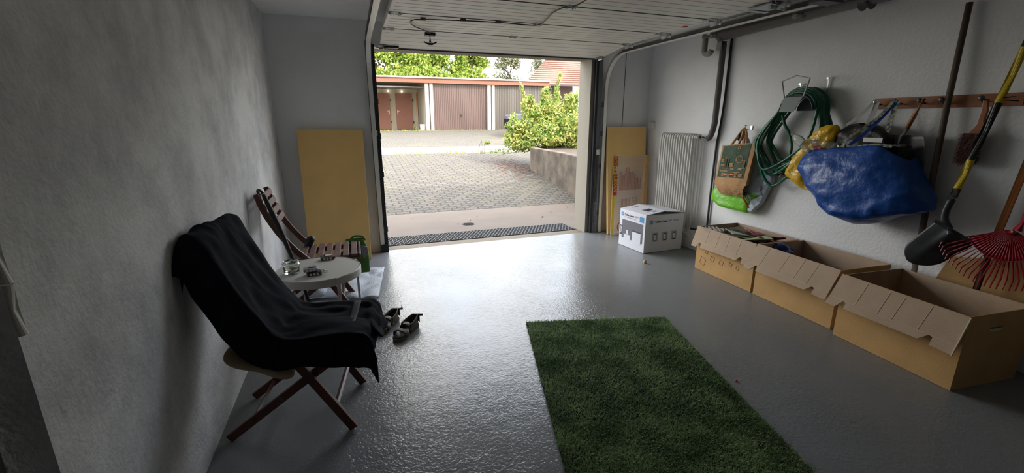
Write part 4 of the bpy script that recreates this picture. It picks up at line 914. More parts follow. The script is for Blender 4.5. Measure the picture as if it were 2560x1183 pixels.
# plastic bags behind: lofted from the hook
def loft(levels, m, name, parent, org, nv=36, wob=0.012, freq=9, seed=0, close_bottom=True, sub=4):
    """levels: (z, ycentre, half width y, x centre, half depth x)"""
    L = catmull([V((a[0], a[1], a[2])) for a in levels], sub); L2 = catmull([V((a[3], a[4], 0)) for a in levels], sub)
    mb = MB(); n = len(L) - 1
    def fn(u, v):
        i = round(u * n); z, yc, hw = L[i]; xc, hd, _ = L2[i]; a = 2 * PI * v
        ca, sa = math.cos(a), math.sin(a); ca = math.copysign(abs(ca) ** 0.75, ca); sa = math.copysign(abs(sa) ** 0.75, sa)
        p = V((xc + hd * ca, yc + hw * sa, z)); k = nz(p, freq, seed) * wob + nz(p, freq * 2.6, seed + 3) * wob * 0.5
        p += V((ca, sa * 0.6, 0.3 * ca)) * k
        p.x = min(p.x, XR - 0.004)
        return p - V(org)
    g = mb.grid(fn, n, nv, closed_v=True)
    if close_bottom: mb.face(g[-1])
    return mb.build(name, m, parent, smooth=True)
PBG = empty('plastic_bag', (XR, 3.30, 1.30), 0, 'lime and grey plastic carrier bag hanging behind the brown paper bag', 'bag'); og = (XR, 3.30, 1.30)
loft([(1.27, 3.30, 0.02, 3.53, 0.02), (1.18, 3.28, 0.05, 3.54, 0.03), (1.0, 3.25, 0.13, 3.54, 0.05), (0.88, 3.27, 0.22, 3.54, 0.05), (0.74, 3.30, 0.30, 3.535, 0.06)], M['film_grey'], 'bag_upper', PBG, og, seed=5, close_bottom=False)
loft([(0.745, 3.31, 0.29, 3.535, 0.06), (0.68, 3.36, 0.26, 3.535, 0.062), (0.62, 3.37, 0.25, 3.535, 0.06), (0.57, 3.33, 0.2, 3.535, 0.05), (0.545, 3.28, 0.12, 3.54, 0.02)], M['lime'], 'bag_lower', PBG, og, seed=6, wob=0.02)
text('dm', 0.075, M['dark_print'], (3.458, 3.165, 0.735), V((0, -1, -0.75)), V((0, -0.75, 1)), PBG, bold=0.002)
# right-hand wing of the plastic bag with print
def wing(mb, pts, off): mb.prism([V(p) - V(og) for p in pts], off)
mb = MB(); wing(mb, [(3.50, 3.20, 0.60), (3.49, 3.22, 0.9), (3.52, 2.98, 0.96), (3.53, 2.94, 0.90), (3.52, 3.02, 0.66), (3.50, 3.10, 0.56)], (0.05, 0, 0)); mb.build('bag_side', M['film_grey'], PBG, bevel=0.01)
mb = MB()
for (y, z, wy, wz) in ((3.08, 0.92, 0.02, 0.03), (3.02, 0.90, 0.015, 0.03), (2.985, 0.86, 0.03, 0.025), (3.04, 0.80, 0.03, 0.03), (3.10, 0.79, 0.05, 0.03)):
    mb.box((-0.1005 + 0.0, y - 3.30 - wy / 2, z - 1.30 - wz / 2), (-0.09, y - 3.30 + wy / 2, z - 1.30 + wz / 2))
mb.build('bag_print', M['mid_print'], PBG)
MB().tube(catmull([V(p) - V(og) for p in ((3.465, 3.19, 0.71), (3.46, 3.15, 0.68), (3.46, 3.11, 0.64), (3.465, 3.09, 0.61))], 4), 0.008, 6).build('bag_logo_swoosh', M['red'], PBG)
# paper bag
og = (XR - 0.08, 3.28, 1.33)
KB = empty('paper_bag', og, 0, 'brown paper bag with a dark green city print hanging on the wall hook', 'bag')
A4 = [V((3.46, 3.49, 1.17)), V((3.45, 3.09, 1.215)), V((3.40, 3.10, 0.82)), V((3.42, 3.50, 0.80))]     # front: TL TR BR BL
def kf(u, v, off=0.0):
    p = A4[0].lerp(A4[1], u).lerp(A4[3].lerp(A4[2], u), v); p.x -= off + 0.018 * math.sin(PI * u) + 0.007 * nz((u * 4, v * 5, 1), 1.0); return p - V(og)
mb = MB()
def kfull(u, v):
    # u around (0..1), v down; front half then back half
    if u <= 0.5: p = kf(u * 2, v)
    else:
        p = kf((1 - u) * 2, v); p = V(p); p.x += 0.10 * (1 if 0 < (u - 0.5) * 2 < 1 else 0.5)
        p.x = min(p.x, XR - 0.01 - og[0])
    return p
mb.grid(kfull, 20, 16)
bt = [kf(0, 1), kf(1, 1)]
o = mb.build('paper_body', M['kraft'], KB, smooth=False, solid=0.0015)
mb = MB(); mb.grid(lambda u, v: V((0, 0, 0)) + kf(u * 0.96 + 0.02 + (0.5 - u) * 0.28 * v, 1, 0.0) + V((0.06 * v * v + 0.004 * nz((u * 9, v * 5, 4)), 0, -0.115 * v + 0.008 * nz((u * 8, v * 4, 2)))), 16, 8)
mb.build('paper_bottom', M['kraft'], KB, solid=0.002)
mb = MB(); mb.grid(lambda u, v: kf(0.06 + 0.84 * u, 0.03 + 0.80 * v, 0.003), 16, 14)
pg = mat('dark_green_city_print', hexc(52, 74, 56), 0.8, col2=hexc(70, 92, 70), vscale=10); pgm = mb
rnd = random.Random(21); pk = 1; po_ = 0
def kq(mi, u0, u1, v0, v1, off=0.006):
    q = [kf(u0, v1, off), kf(u1, v1, off), kf(u1, v0, off), kf(u0, v0, off)]; f_ = pgm.face([pgm.v(x) for x in q]); f_.material_index = mi
for k in range(24):
    u = 0.10 + 0.76 * rnd.random(); v = 0.06 + 0.30 * rnd.random(); kq(pk, u, u + 0.012, v, v + 0.01)
for (u0, u1, v0, v1) in ((0.10, 0.20, 0.36, 0.44), (0.26, 0.31, 0.33, 0.62), (0.33, 0.38, 0.35, 0.62), (0.40, 0.53, 0.47, 0.56), (0.12, 0.24, 0.50, 0.53), (0.48, 0.80, 0.59, 0.63), (0.14, 0.40, 0.66, 0.68), (0.8, 0.86, 0.40, 0.6), (0.50, 0.75, 0.68, 0.70), (0.2, 0.3, 0.72, 0.80), (0.62, 0.7, 0.71, 0.8), (0.4, 0.5, 0.73, 0.81), (0.75, 0.85, 0.72, 0.79)):
    kq(pk, u0, u1, v0, v1)
    for j in range(3): 
        uu = u0 + (u1 - u0) * (j + 0.3) / 3; kq(po_, uu, uu + 0.008, v0 + 0.01, v1 - 0.01, 0.008)
for a in range(16):      # ferris wheel
    c, s = math.cos(a * PI / 8), math.sin(a * PI / 8); uu, vv = 0.68 + 0.09 * c, 0.38 + 0.085 * s; kq(pk, uu - 0.012, uu + 0.012, vv - 0.01, vv + 0.01)
for a in range(12):
    c, s = math.cos(a * PI / 6), math.sin(a * PI / 6); uu, vv = 0.60 + 0.03 * c, 0.10 + 0.03 * s; kq(pk, uu - 0.012, uu + 0.012, vv - 0.01, vv + 0.01)
kq(2, 0.32, 0.62, 0.73, 0.77, 0.009); pgm.build('green_print', pg, KB, mats=[pg, M['kraft'], M['orange']], weld=False)
for s_, y1 in ((0.06, 3.33), (-0.02, 3.27)):
    MB().tube(catmull([V(p) - V(og) for p in ((3.47, 3.29 + s_ + 0.04, 1.18), (3.48, 3.30 + s_ * 0.6, 1.26), (3.51, 3.30, 1.335), (3.50, 3.27 - s_ * 0.3, 1.27), (3.47, 3.24 - s_ * 0.4, 1.19))], 5), 0.011, 6).build('paper_handle', M['kraft'], KB)
mb = MB(); mb.lathe([(0.002, 0.03), (0.02, 0.0), (0.035, -0.03), (0.02, -0.05), (0.0, -0.06)], (3.49, 3.32, 1.275), 12); tag(mb.build('dark_pouch', M['blackfilm'], smooth=True), 'small dark pouch bunched on the wall hook above the paper bag', 'pouch')

# ------------------------------------------------------------------ hose hanger and hose
og = V((XR, 2.72, 1.6)); HH = empty('hose_hanger', og, 0, 'grey metal hose hanger with a wire frame on the right wall', 'hose hanger')
fr = [(3.40, 2.835, 1.59), (3.40, 2.875, 1.72), (3.40, 2.755, 1.755), (3.40, 2.635, 1.725), (3.40, 2.665, 1.59)]
MB().tube([V(p) - og for p in fr], 0.006, 8).build('wire_frame', M['steel'], HH)
MB().tube([V(p) - og for p in ((3.40, 2.835, 1.595), (3.40, 2.75, 1.60), (3.40, 2.665, 1.595))], 0.004, 8).build('cross_wire', M['steel_dark'], HH)
mb = MB()      # saddle: arched plate from wall to front
mb.grid(lambda u, v: V((3.40 + 0.19 * v, 2.725 + 0.145 * math.cos(PI * (0.02 + 0.96 * u)), 1.485 + 0.125 * math.sin(PI * (0.02 + 0.96 * u)))) - og, 20, 3); mb.build('saddle', M['plate'], HH, smooth=True, solid=0.004)
mb = MB(); mb.prism([V((3.585, 2.725 + 0.13 * math.cos(a), 1.485 + 0.12 * math.sin(a))) - og for a in [PI * k / 12 for k in range(13)]], (0.004, 0, 0)); mb.build('back_plate', M['plate'], HH)
mb = MB(); mb.prism([V(p) - og for p in ((3.398, 2.865, 1.475), (3.398, 2.835, 1.59), (3.398, 2.67, 1.59), (3.398, 2.735, 1.475))], (0.004, 0, 0)); mb.build('front_plate', M['plate'], HH)
for y, z in ((2.85, 1.70), (2.62, 1.73)): 
    MB().bar(V((3.585, y, z)) - og, V((3.585, y - 0.0, z - 0.12)) - og, 0.012, 0.004, (1, 0, 0)).build('fixing_strap', M['steel'], HH); MB().cyl(V((3.585, y, z)) - og, V((3.570, y, z)) - og, 0.009, 10).build('screw', M['chrome'], HH)
HS_ = empty('garden_hose', og, 0, 'green garden hose coiled over the wall hanger', 'hose')
rnd = random.Random(31)
pts = []; loops = 9
for L in range(loops):
    f = L / (loops - 1); xo = 3.425 + 0.13 * f
    w1 = 0.20 + 0.06 * rnd.random(); dn = 0.44 + 0.17 * rnd.random() + (0.05 if L % 3 == 0 else 0); lean = 0.02 + 0.14 * (1 - f) + rnd.uniform(-0.02, 0.03)
    rt_ = 0.150 + 0.008 * (L % 4)
    K = 14
    for k in range(K):
        a = 2 * PI * k / K
        if math.sin(a) >= 0: p = (xo, 2.725 - rt_ * math.cos(a) * 1.02, 1.497 + (rt_ - 0.008 + 0.010 * (L % 3)) * math.sin(a) * 0.92)
        else:
            s_ = -math.sin(a); yy = 2.725 - (rt_ + (0.03 + (w1 - rt_) * 1.5) * math.sin(PI * min(1, s_ * 1.05))) * math.cos(a) + lean * s_ + 0.05 * s_
            p = (xo + 0.02 * s_ * rnd.uniform(-1, 1), yy, 1.497 - dn * s_ ** 0.9)
        pts.append(p)
MB().tube([V(p) - og for p in catmull(pts, 6)], 0.012, 8).build('hose_coil', M['hose'], HS_, smooth=True)
tail = [(3.44, 2.86, 1.46), (3.44, 2.83, 1.38), (3.45, 2.78, 1.30), (3.45, 2.74, 1.20), (3.45, 2.74, 1.10), (3.45, 2.70, 1.02), (3.46, 2.65, 1.01)]
MB().tube([V(p) - og for p in catmull(tail, 6)], 0.012, 8).build('hose_tail', M['hose'], HS_, smooth=True)
nzl = empty('spray_nozzle', (3.50, 2.88, 1.03), 0, 'chrome and black spray nozzle hanging from the green hose', 'nozzle')
MB().tube([(0, 0, 0.03), (0, -0.015, 0)], 0.014, 10).build('red_collar', M['red'], nzl); MB().tube([(0, -0.015, 0), (0, -0.045, -0.045)], [0.012, 0.018], 12).build('body', M['black'], nzl)
MB().tube([(0, -0.045, -0.045), (-0.004, -0.06, -0.068), (-0.006, -0.07, -0.085)], [0.02, 0.026, 0.032], 18).build('chrome_head', M['chrome'], nzl, smooth=False); MB().tube([(-0.006, -0.07, -0.085), (-0.007, -0.073, -0.09)], 0.026, 18).build('spray_face', M['black'], nzl)
tag(MB().tube([(3.47, 2.84, 1.055), (3.47, 2.77, 1.045)], [0.013, 0.013], 10).build('hose_coupling', M['orange']), 'orange hose coupling lying between the hose loops', 'hose coupling')

# ------------------------------------------------------------------ coat rack and what hangs from it
og = V((XR - 0.012, 1.60, 1.522)); CRK = empty('hook_rack', og, 0, 'varnished wooden board with hooks screwed to the right wall', 'hook rack')
MB().box((0, 2.255 - 1.60, -0.037), (0.012, 0.9 - 1.60, 0.037)).build('rack_board', M['rack'], CRK, bevel=0.002)
for y in (2.215, 2.082, 1.948, 1.83, 1.637):
    k_ = MB(); k_.tube([(0, y - 1.6, -0.005), (-0.03, y - 1.6, -0.012), (-0.05, y - 1.6, 0.008)], [0.008, 0.006, 0.006], 8); k_.lathe([(0, 0.0), (0.014, 0.004), (0.017, 0.012), (0.012, 0.02), (0, 0.023)], (-0.068, y - 1.6, 0.012), 14, 'x'); k_.build('hook', M['chrome'] if y > 2 else M['steel_dark'], CRK, smooth=True)
tag(MB().bar((XR - 0.022, 1.47, 1.517), (XR - 0.022, 0.95, 1.52), 0.008, 0.055).build('black_strap', M['rubber']), 'black rubber strap stretched along the right end of the hook board', 'strap')
# white strapped bag + blue bag
def strap(name, pts, w_, m, parent, og_, up=(1, 0, 0)):
    P = catmull(pts, 6); mb = MB(); ring = []
    for i, p in enumerate(P):
        d = (P[min(i + 1, len(P) - 1)] - P[max(i - 1, 0)]).normalized(); x = d.cross(V(up)).normalized() * w_ / 2; n_ = V(up) * 0.001
        ring.append([mb.v(p - V(og_) + q) for q in (-x - n_, x - n_, x + n_, -x + n_)])
    for i in range(len(ring) - 1):
        for k in range(4): mb.face([ring[i][k], ring[i][(k + 1) % 4], ring[i + 1][(k + 1) % 4], ring[i + 1][k]])
    mb.face(ring[0]); mb.face(ring[-1]); return mb.build(name, m, parent)
og = V((3.55, 2.2, 1.5)); WB = empty('carrier_bag', og, 0, 'dark carrier bag with pale handles on the leftmost hook, behind the blue bag', 'bag')
strap('bag_handle', [(3.53, 2.215, 1.545), (3.50, 2.27, 1.45), (3.48, 2.35, 1.37)], 0.02, M['strap_white'], WB, og); strap('bag_handle', [(3.53, 2.20, 1.535), (3.53, 2.21, 1.46), (3.52, 2.235, 1.36)], 0.035, M['strap_white'], WB, og)
loft([(1.385, 2.24, 0.05, 3.50, 0.02), (1.36, 2.24, 0.12, 3.50, 0.05), (1.28, 2.22, 0.2, 3.49, 0.07), (1.1, 2.2, 0.2, 3.49, 0.08), (0.95, 2.2, 0.15, 3.5, 0.06)], M['blackfilm'], 'bag_body', WB, og, wob=0.03, freq=12, seed=9)
# blue bag
og = V((3.45, 2.05, 1.5)); BB = empty('blue_bag', og, 0, 'huge crinkled blue shopping bag sagging from the second hook', 'bag')
def blue():
    mb = MB(); nu, nv = 46, 96
    # silhouettes per level (y left, y right) at x about 3.35 ; top rim slopes
    lv = [(0.0, 2.56, 1.86), (0.15, 2.60, 1.82), (0.35, 2.60, 1.76), (0.55, 2.53, 1.71), (0.75, 2.42, 1.70), (0.9, 2.32, 1.76), (1.0, 2.14, 1.92)]
    def lerp_lv(u):
        for (a, b, c), (a2, b2, c2) in zip(lv, lv[1:]):
            if u <= a2:
                f = (u - a) / (a2 - a); return b + (b2 - b) * f, c + (c2 - c) * f
        return lv[-1][1:]
    def fn(u, v):
        yl, yr = lerp_lv(u); yc, hw = (yl + yr) / 2, (yl - yr) / 2; a = 2 * PI * v
        ca, sa = math.cos(a), math.sin(a); ca2 = math.copysign(abs(ca) ** 0.6, ca); sa2 = math.copysign(abs(sa) ** 0.8, sa)
        depth = 0.10 + 0.07 * math.sin(PI * min(1, u * 0.9)) ** 0.8; 
        if u > 0.85: depth *= 1 - 0.75 * ((u - 0.85) / 0.15) ** 2
        y = yc + hw * sa2; x = 3.445 - depth * ca2
        if ca < 0: x = 3.445 + min(depth * 1.0, 0.13) * abs(ca2)
        yn = (2.56 - y) / 0.75
        ztop = 1.175 + 0.10 * max(0, min(1.3, yn)) - 0.55 * max(0, yn - 0.72) ; zbot = 0.76 - 0.10 * math.sin(PI * max(0, min(1, yn))) + 0.02 * yn
        if ca < 0: ztop += 0.02; zbot -= 0.0
        z = ztop + (zbot - ztop) * u
        p = V((x, y, z))
        k = 0.016 * (1 - abs(2 * noise.noise(V((y * 5 + z * 4, z * 5 - y * 4, x * 3 + 7))))) + 0.007 * noise.noise(p * 16) + 0.004 * noise.noise(p * 34)
        dirn = V((-ca2, sa2 * 0.7, 0)); p += dirn * k * (0.3 + 0.7 * min(1, u * 3))
        p.x = min(p.x, XR - 0.012)
        return p - og
    g = mb.grid(fn, nu, nv, closed_v=True); mb.face(g[-1])
    return mb.build('bag_body', M['bagblue'], BB, smooth=True, solid=0.002)
blue()
strap('bag_handle', [(3.53, 2.075, 1.545), (3.49, 2.115, 1.44), (3.42, 2.16, 1.33), (3.35, 2.215, 1.235)], 0.024, M['bagedge'], BB, og); strap('bag_handle', [(3.525, 2.085, 1.55), (3.47, 2.14, 1.42), (3.36, 2.22, 1.30), (3.33, 2.25, 1.22)], 0.022, M['strap_print'], BB, og)
strap('bag_handle', [(3.53, 2.075, 1.545), (3.50, 2.07, 1.42), (3.46, 2.06, 1.30), (3.44, 2.05, 1.24)], 0.03, M['strap_print'], BB, og); strap('rim_band', [(3.355, 2.16, 1.225), (3.345, 2.05, 1.245), (3.36, 1.95, 1.24)], 0.02, M['strap_print'], BB, og)
MB().box(V((3.335, 2.0, 1.262)) - og, V((3.338, 2.12, 1.292)) - og).build('paper_label', M['plastic_white'], BB)
# contents
og2 = (3.45, 2.5, 1.15); YB_ = empty('yellow_bag', og2, 0, 'crinkled yellow plastic bag poking out of the blue bag at its left', 'bag')
loft([(1.375, 2.43, 0.03, 3.44, 0.012), (1.33, 2.45, 0.08, 3.44, 0.03), (1.25, 2.49, 0.11, 3.44, 0.05), (1.15, 2.56, 0.12, 3.45, 0.055), (1.05, 2.64, 0.10, 3.46, 0.055), (0.97, 2.655, 0.10, 3.47, 0.05), (0.90, 2.60, 0.07, 3.47, 0.04), (0.86, 2.54, 0.05, 3.47, 0.02)], M['gold'], 'film_body', YB_, og2, wob=0.03, freq=11, seed=2)
def bottle(loc, rot, label, s=1.0):
    B = empty('plastic_bottle', loc, 0, label, 'bottle', 'clear bottles in the blue bag'); B.rotation_euler = rot
    prof = [(0.0, 0), (0.034, 0.002), (0.037, 0.012)]
    for k in range(14): prof.append((0.037 if k % 2 else 0.0335, 0.02 + k * 0.011))
    prof += [(0.034, 0.18), (0.025, 0.205), (0.014, 0.222), (0.0135, 0.235)]
    MB().lathe([(r_ * s, z * s) for r_, z in prof], n=24).build('bottle_body', M['pet'], B, smooth=True)
    MB().cyl((0, 0, 0.233 * s), (0, 0, 0.252 * s), 0.0155 * s, 16).build('bottle_cap', M['plastic_white'], B)
bottle((3.38, 2.50, 1.165), (R(-55), 0, R(0)), 'clear ribbed bottle with white cap lying on the yellow bag', 0.95)
bottle((3.40, 2.33, 1.215), (R(-80), 0, R(10)), 'clear ribbed bottle half sunk in the blue bag at centre', 0.8)
tag(MB().box((3.39, 2.44, 1.18), (3.45, 2.52, 1.23)).build('pink_wrapper', mat('pink_wrap', hexc(196, 50, 96), 0.4), bevel=0.01), 'pink wrapper at the left edge of the blue bag', 'wrapper')
mb = MB(); mb.grid(lambda u, v: V((3.36 + 0.12 * v, 2.40 - 0.5 * u, 1.19 + 0.05 * u + 0.03 * nz((u * 6, v * 5, 3)))), 14, 8); tag(mb.build('packaging_waste', M['packdark'], solid=0.01), 'jumble of dark packaging filling the blue bag', 'packaging', kind='stuff')
# trowel / hand shovel
og = V((3.53, 1.94, 1.53)); TS = empty('hand_shovel', og, 0, 'short-handled grey hand shovel hanging between the blue bag and the long pole', 'shovel')
MB().tube([V((3.53, 1.92, 1.545)) - og, V((3.52, 1.95, 1.44)) - og, V((3.51, 1.975, 1.34)) - og], [0.011, 0.014, 0.013], 12).build('handle', M['handle_wood'], TS, smooth=True)
MB().tube([V((3.51, 1.972, 1.35)) - og, V((3.49, 1.985, 1.30)) - og, V((3.48, 1.985, 1.22)) - og], [0.016, 0.012, 0.006], 10).build('ferrule', M['zinc'], TS, smooth=True)
mb = MB()
def bl(u, v):
    y = 2.08 - 0.24 * u - 0.02 * v + 0.05 * v * u * -1; z = 1.31 - 0.30 * v * (0.85 + 0.25 * u); hw_ = (u - 0.5) * 2
    y = 1.97 + (-hw_) * 0.125 * (1 - 0.35 * v * v) - 0.07 * v; x = 3.52 - 0.045 * hw_ * hw_ + 0.02 * v
    z = 1.31 - 0.30 * v * (1 - 0.12 * hw_ * hw_ ); return V((x, y, z)) - og
mb.grid(bl, 14, 12); mb.build('blade', M['zinc'], TS, smooth=True, solid=0.003)
# long weathered pole
tag(MB().tube([(3.492, 1.72, 0.003), (3.51, 1.755, 0.7), (3.545, 1.80, 1.5), (3.565, 1.82, 2.09)], [0.017, 0.0175, 0.017, 0.0165], 14).build('wooden_pole', M['ash'], smooth=True), 'long weathered wooden pole leaning upright against the hook board', 'pole')
# hand brush
og = V((3.55, 1.61, 1.5)); HB = empty('hand_brush', og, 0, 'brown-bristled hand brush hanging behind the yellow and black shovel', 'brush')
mb = MB(); mb.prism([V((3.54, y, z)) - og for y, z in ((1.632, 1.53), (1.61, 1.53), (1.597, 1.46), (1.602, 1.40), (1.575, 1.34), (1.58, 1.31), (1.68, 1.30), (1.66, 1.335), (1.633, 1.38), (1.627, 1.46))], (0.018, 0, 0)); mb.build('handle', M['rack'], HB, bevel=0.004)
mb = MB(); rnd = random.Random(6)
for _ in range(1500):
    u, v, w_ = rnd.random(), rnd.random(), rnd.random()
    y = 1.59 + 0.09 * u; z = 1.33 - 0.17 * v; x = 3.50 + 0.07 * w_
    d = V((rnd.gauss(0, 0.25), 0.45 + rnd.gauss(0, 0.3), -0.75)).normalized() * rnd.uniform(0.03, 0.05)
    p = V((x, y, z)) - og; mb.face([mb.v(p + V((0, 0.0016, 0))), mb.v(p - V((0.0016, 0.0016, 0))), mb.v(p + d)])
mb.box(V((3.51, 1.595, 1.17)) - og, V((3.56, 1.67, 1.33)) - og); mb.build('bristle_head', M['bristle'], HB, weld=False)
# spade: yellow/black fibreglass handle
og = V((3.45, 1.5, 1.0)); SV = empty('digging_shovel', og, 0, 'digging shovel with yellow and black shaft leaning against the wall', 'shovel')
sh = lambda f: V((3.545, 1.49, 1.93)).lerp(V((3.40, 1.588, 0.955)), f) - og
segs = [(-0.25, 0.14, 'black'), (0.14, 0.44, 'yellow'), (0.44, 0.77, 'black'), (0.77, 0.945, 'yellow')]
for a, b, c in segs: MB().cyl(sh(a), sh(b), 0.0185, 18).build('shaft_section', M[c], SV, smooth=False)
MB().cyl(sh(0.945), sh(1.0), 0.0195, 18).build('ferrule', M['steel_dark'], SV)
MB().tube(catmull([V(p) - og for p in ((3.40, 1.588, 0.955), (3.39, 1.60, 0.88), (3.385, 1.595, 0.82), (3.38, 1.56, 0.77), (3.37, 1.545, 0.73))], 5), [0.0195] * 12 + [0.018] * 4 + [0.016] * 5, 14).build('socket', M['blade'], SV, smooth=True)
mb = MB(); ax_ = V((0.015, 0.19, -0.25)); c0 = V((3.375, 1.53, 0.755)); wd = V((0.03, -0.092, -0.052))
def spb(u, v):
    h_ = (u - 0.5) * 2; w_ = 1.0 - 0.12 * v if v < 0.62 else 0.925 * max(0.0, 1 - ((v - 0.62) / 0.38) ** 2) ** 0.6 ; w_ = max(w_, 0.18)
    p = c0 + ax_ * v + wd * h_ * w_ ; p.x += 0.018 * (h_ * w_) ** 2 - 0.015 * math.exp(-(h_ * w_ * 4) ** 2) * (1 - v)
    return p - og
mb.grid(spb, 18, 16); mb.build('blade', M['blade'], SV, smooth=True, solid=0.003)
MB().bar(c0 + wd * 1.0 - og, c0 - wd * 1.0 - og, 0.02, 0.004, (1, 0, 0)).build('foot_tread', M['blade'], SV)
tag(MB().tube(catmull([(3.49, 1.47, 1.535), (3.475, 1.535, 1.525), (3.50, 1.54, 1.52), (3.53, 1.47, 1.51)], 5), 0.003, 6).build('tie_string', M['rubber']), 'black string tying the yellow shovel shaft to the hook board', 'string')
# rake
og = V((3.46, 1.33, 0.81)); RK = empty('leaf_rake', og, 0, 'red plastic fan leaf rake leaning behind the nearest cardboard box', 'rake')
MB().tube([V(p) - og for p in ((3.455, 1.30, 0.81), (3.47, 1.285, 0.90), (3.50, 1.26, 1.05))], [0.02, 0.017, 0.0165], 12).build('socket', M['rake'], RK, smooth=True)
MB().tube([V(p) - og for p in ((3.49, 1.27, 0.98), (3.55, 1.20, 1.5))], 0.0135, 12).build('handle', M['handle_wood'], RK)
hub = V((3.45, 1.305, 0.82))
mb = MB(); 
def fanp(a, r_): return hub + V((-0.035 - 0.10 * (r_ / 0.42) ** 1.4 * 0.55, -math.sin(a) * r_, -math.cos(a) * r_))
a0_, a1_ = R(-64), R(64)
mb.grid(lambda u, v: fanp(a0_ + (a1_ - a0_) * u, 0.02 + 0.16 * v) + V((-0.003 * math.cos(u * 2 * PI * 26), 0, 0)) - og, 156, 8); mb.build('fan_plate', M['rake'], RK, smooth=True, solid=0.003)
MB().tube([fanp(a0_ + (a1_ - a0_) * k / 30, 0.18) - og for k in range(31)], 0.004, 6).build('cross_rib', M['rake'], RK)
MB().tube([fanp(a0_ + (a1_ - a0_) * k / 30, 0.02) + V((-0.012, 0, 0)) - og for k in range(31)], 0.015, 6).build('hub', M['rake'], RK)
for k in range(27):
    a = a0_ + (a1_ - a0_) * k / 26; pts = [fanp(a, 0.16), fanp(a, 0.23), fanp(a, 0.285), fanp(a, 0.298) + V((-0.012, 0, -0.01)), fanp(a, 0.30) + V((-0.02, 0, -0.04))]
    MB().tube([p - og for p in pts], [0.005, 0.005, 0.0045, 0.004, 0.0035], 6).build('tine', M['rake'], RK)
# wooden handle of a second tool behind
h2 = empty('garden_tool', (3.5, 1.3, 0.7), 0, 'wooden-shafted tool leaning behind the red rake', 'garden tool')
MB().tube([V((3.49, 1.40, 0.62)) - V((3.5, 1.3, 0.7)), V((3.56, 1.34, 1.62)) - V((3.5, 1.3, 0.7))], 0.0185, 14).build('shaft', M['handle_wood'], h2, smooth=True)
MB().tube([V((3.49, 1.40, 0.62)) - V((3.5, 1.3, 0.7)), V((3.485, 1.43, 0.02)) - V((3.5, 1.3, 0.7))], 0.016, 12).build('lower_shaft', M['bristle'], h2)
tag(MB().lathe([(0.0, -0.022), (0.016, -0.016), (0.022, 0), (0.016, 0.016), (0, 0.022)], (3.54, 1.405, 1.385), 16, 'x').build('wooden_ball', M['ash'], smooth=True), 'dark round wooden ball end at the right edge above the rake', 'wooden ball')
# tan hardboard behind rake
tag(MB().prism([(3.56, 1.70, 0.2), (3.56, 1.60, 0.56), (3.575, 1.30, 0.62), (3.575, 0.9, 0.60), (3.56, 0.9, 0.2)], (0.012, 0, 0)).build('cardboard_sheet', M['card_out']), 'tan cardboard sheet standing against the wall behind the rake', 'cardboard')

# ------------------------------------------------------------------ turf mat
tb = [(1.065, 2.691), (2.053, 2.425), (1.30, -0.35), (0.33, -0.10)]
TF = empty('turf_mat', (1.2, 1.2, 0), 0, 'rectangular piece of green artificial turf lying on the floor', 'turf mat')
MB().prism([(x - 1.2, y - 1.2, 0.002) for x, y in tb], (0, 0, 0.008)).build('backing', M['turf_base'], TF)
mb = MB(); rnd = random.Random(40)
e1_, e2_ = V((tb[1][0] - tb[0][0], tb[1][1] - tb[0][1], 0)), V((tb[3][0] - tb[0][0], tb[3][1] - tb[0][1], 0))
vt, fc = [], []
for _ in range(95000):
    v = rnd.random(); u = rnd.random()
    if v > 0.62: 
        if rnd.random() < 0.6: v *= 0.62
    q0 = V(tb[0] + (0,)).lerp(V(tb[3] + (0,)), v); q1 = V(tb[1] + (0,)).lerp(V(tb[2] + (0,)), v); p = q0.lerp(q1, u) - V((1.2, 1.2, 0)); p.z = 0.009
    a = rnd.uniform(0, 2 * PI); h_ = rnd.uniform(0.008, 0.019); bend = rnd.uniform(0.004, 0.020); wv_ = V((math.cos(a), math.sin(a), 0)); pr_ = V((-wv_.y, wv_.x, 0)) * 0.0014
    i0 = len(vt); m_ = p + V((0, 0, h_ * 0.65)) + wv_ * bend * 0.4; t__ = p + V((0, 0, h_)) + wv_ * bend
    vt += [p - pr_, p + pr_, m_ + pr_ * 0.8, m_ - pr_ * 0.8, t__]; fc += [(i0, i0 + 1, i0 + 2, i0 + 3), (i0 + 3, i0 + 2, i0 + 4)]
me = bpy.data.meshes.new('pile'); me.from_pydata([tuple(x) for x in vt], [], fc); me.materials.append(M['turf_blade'])
o = bpy.data.objects.new('pile', me); COL.objects.link(o); o.parent = TF; o['kind'] = 'stuff'

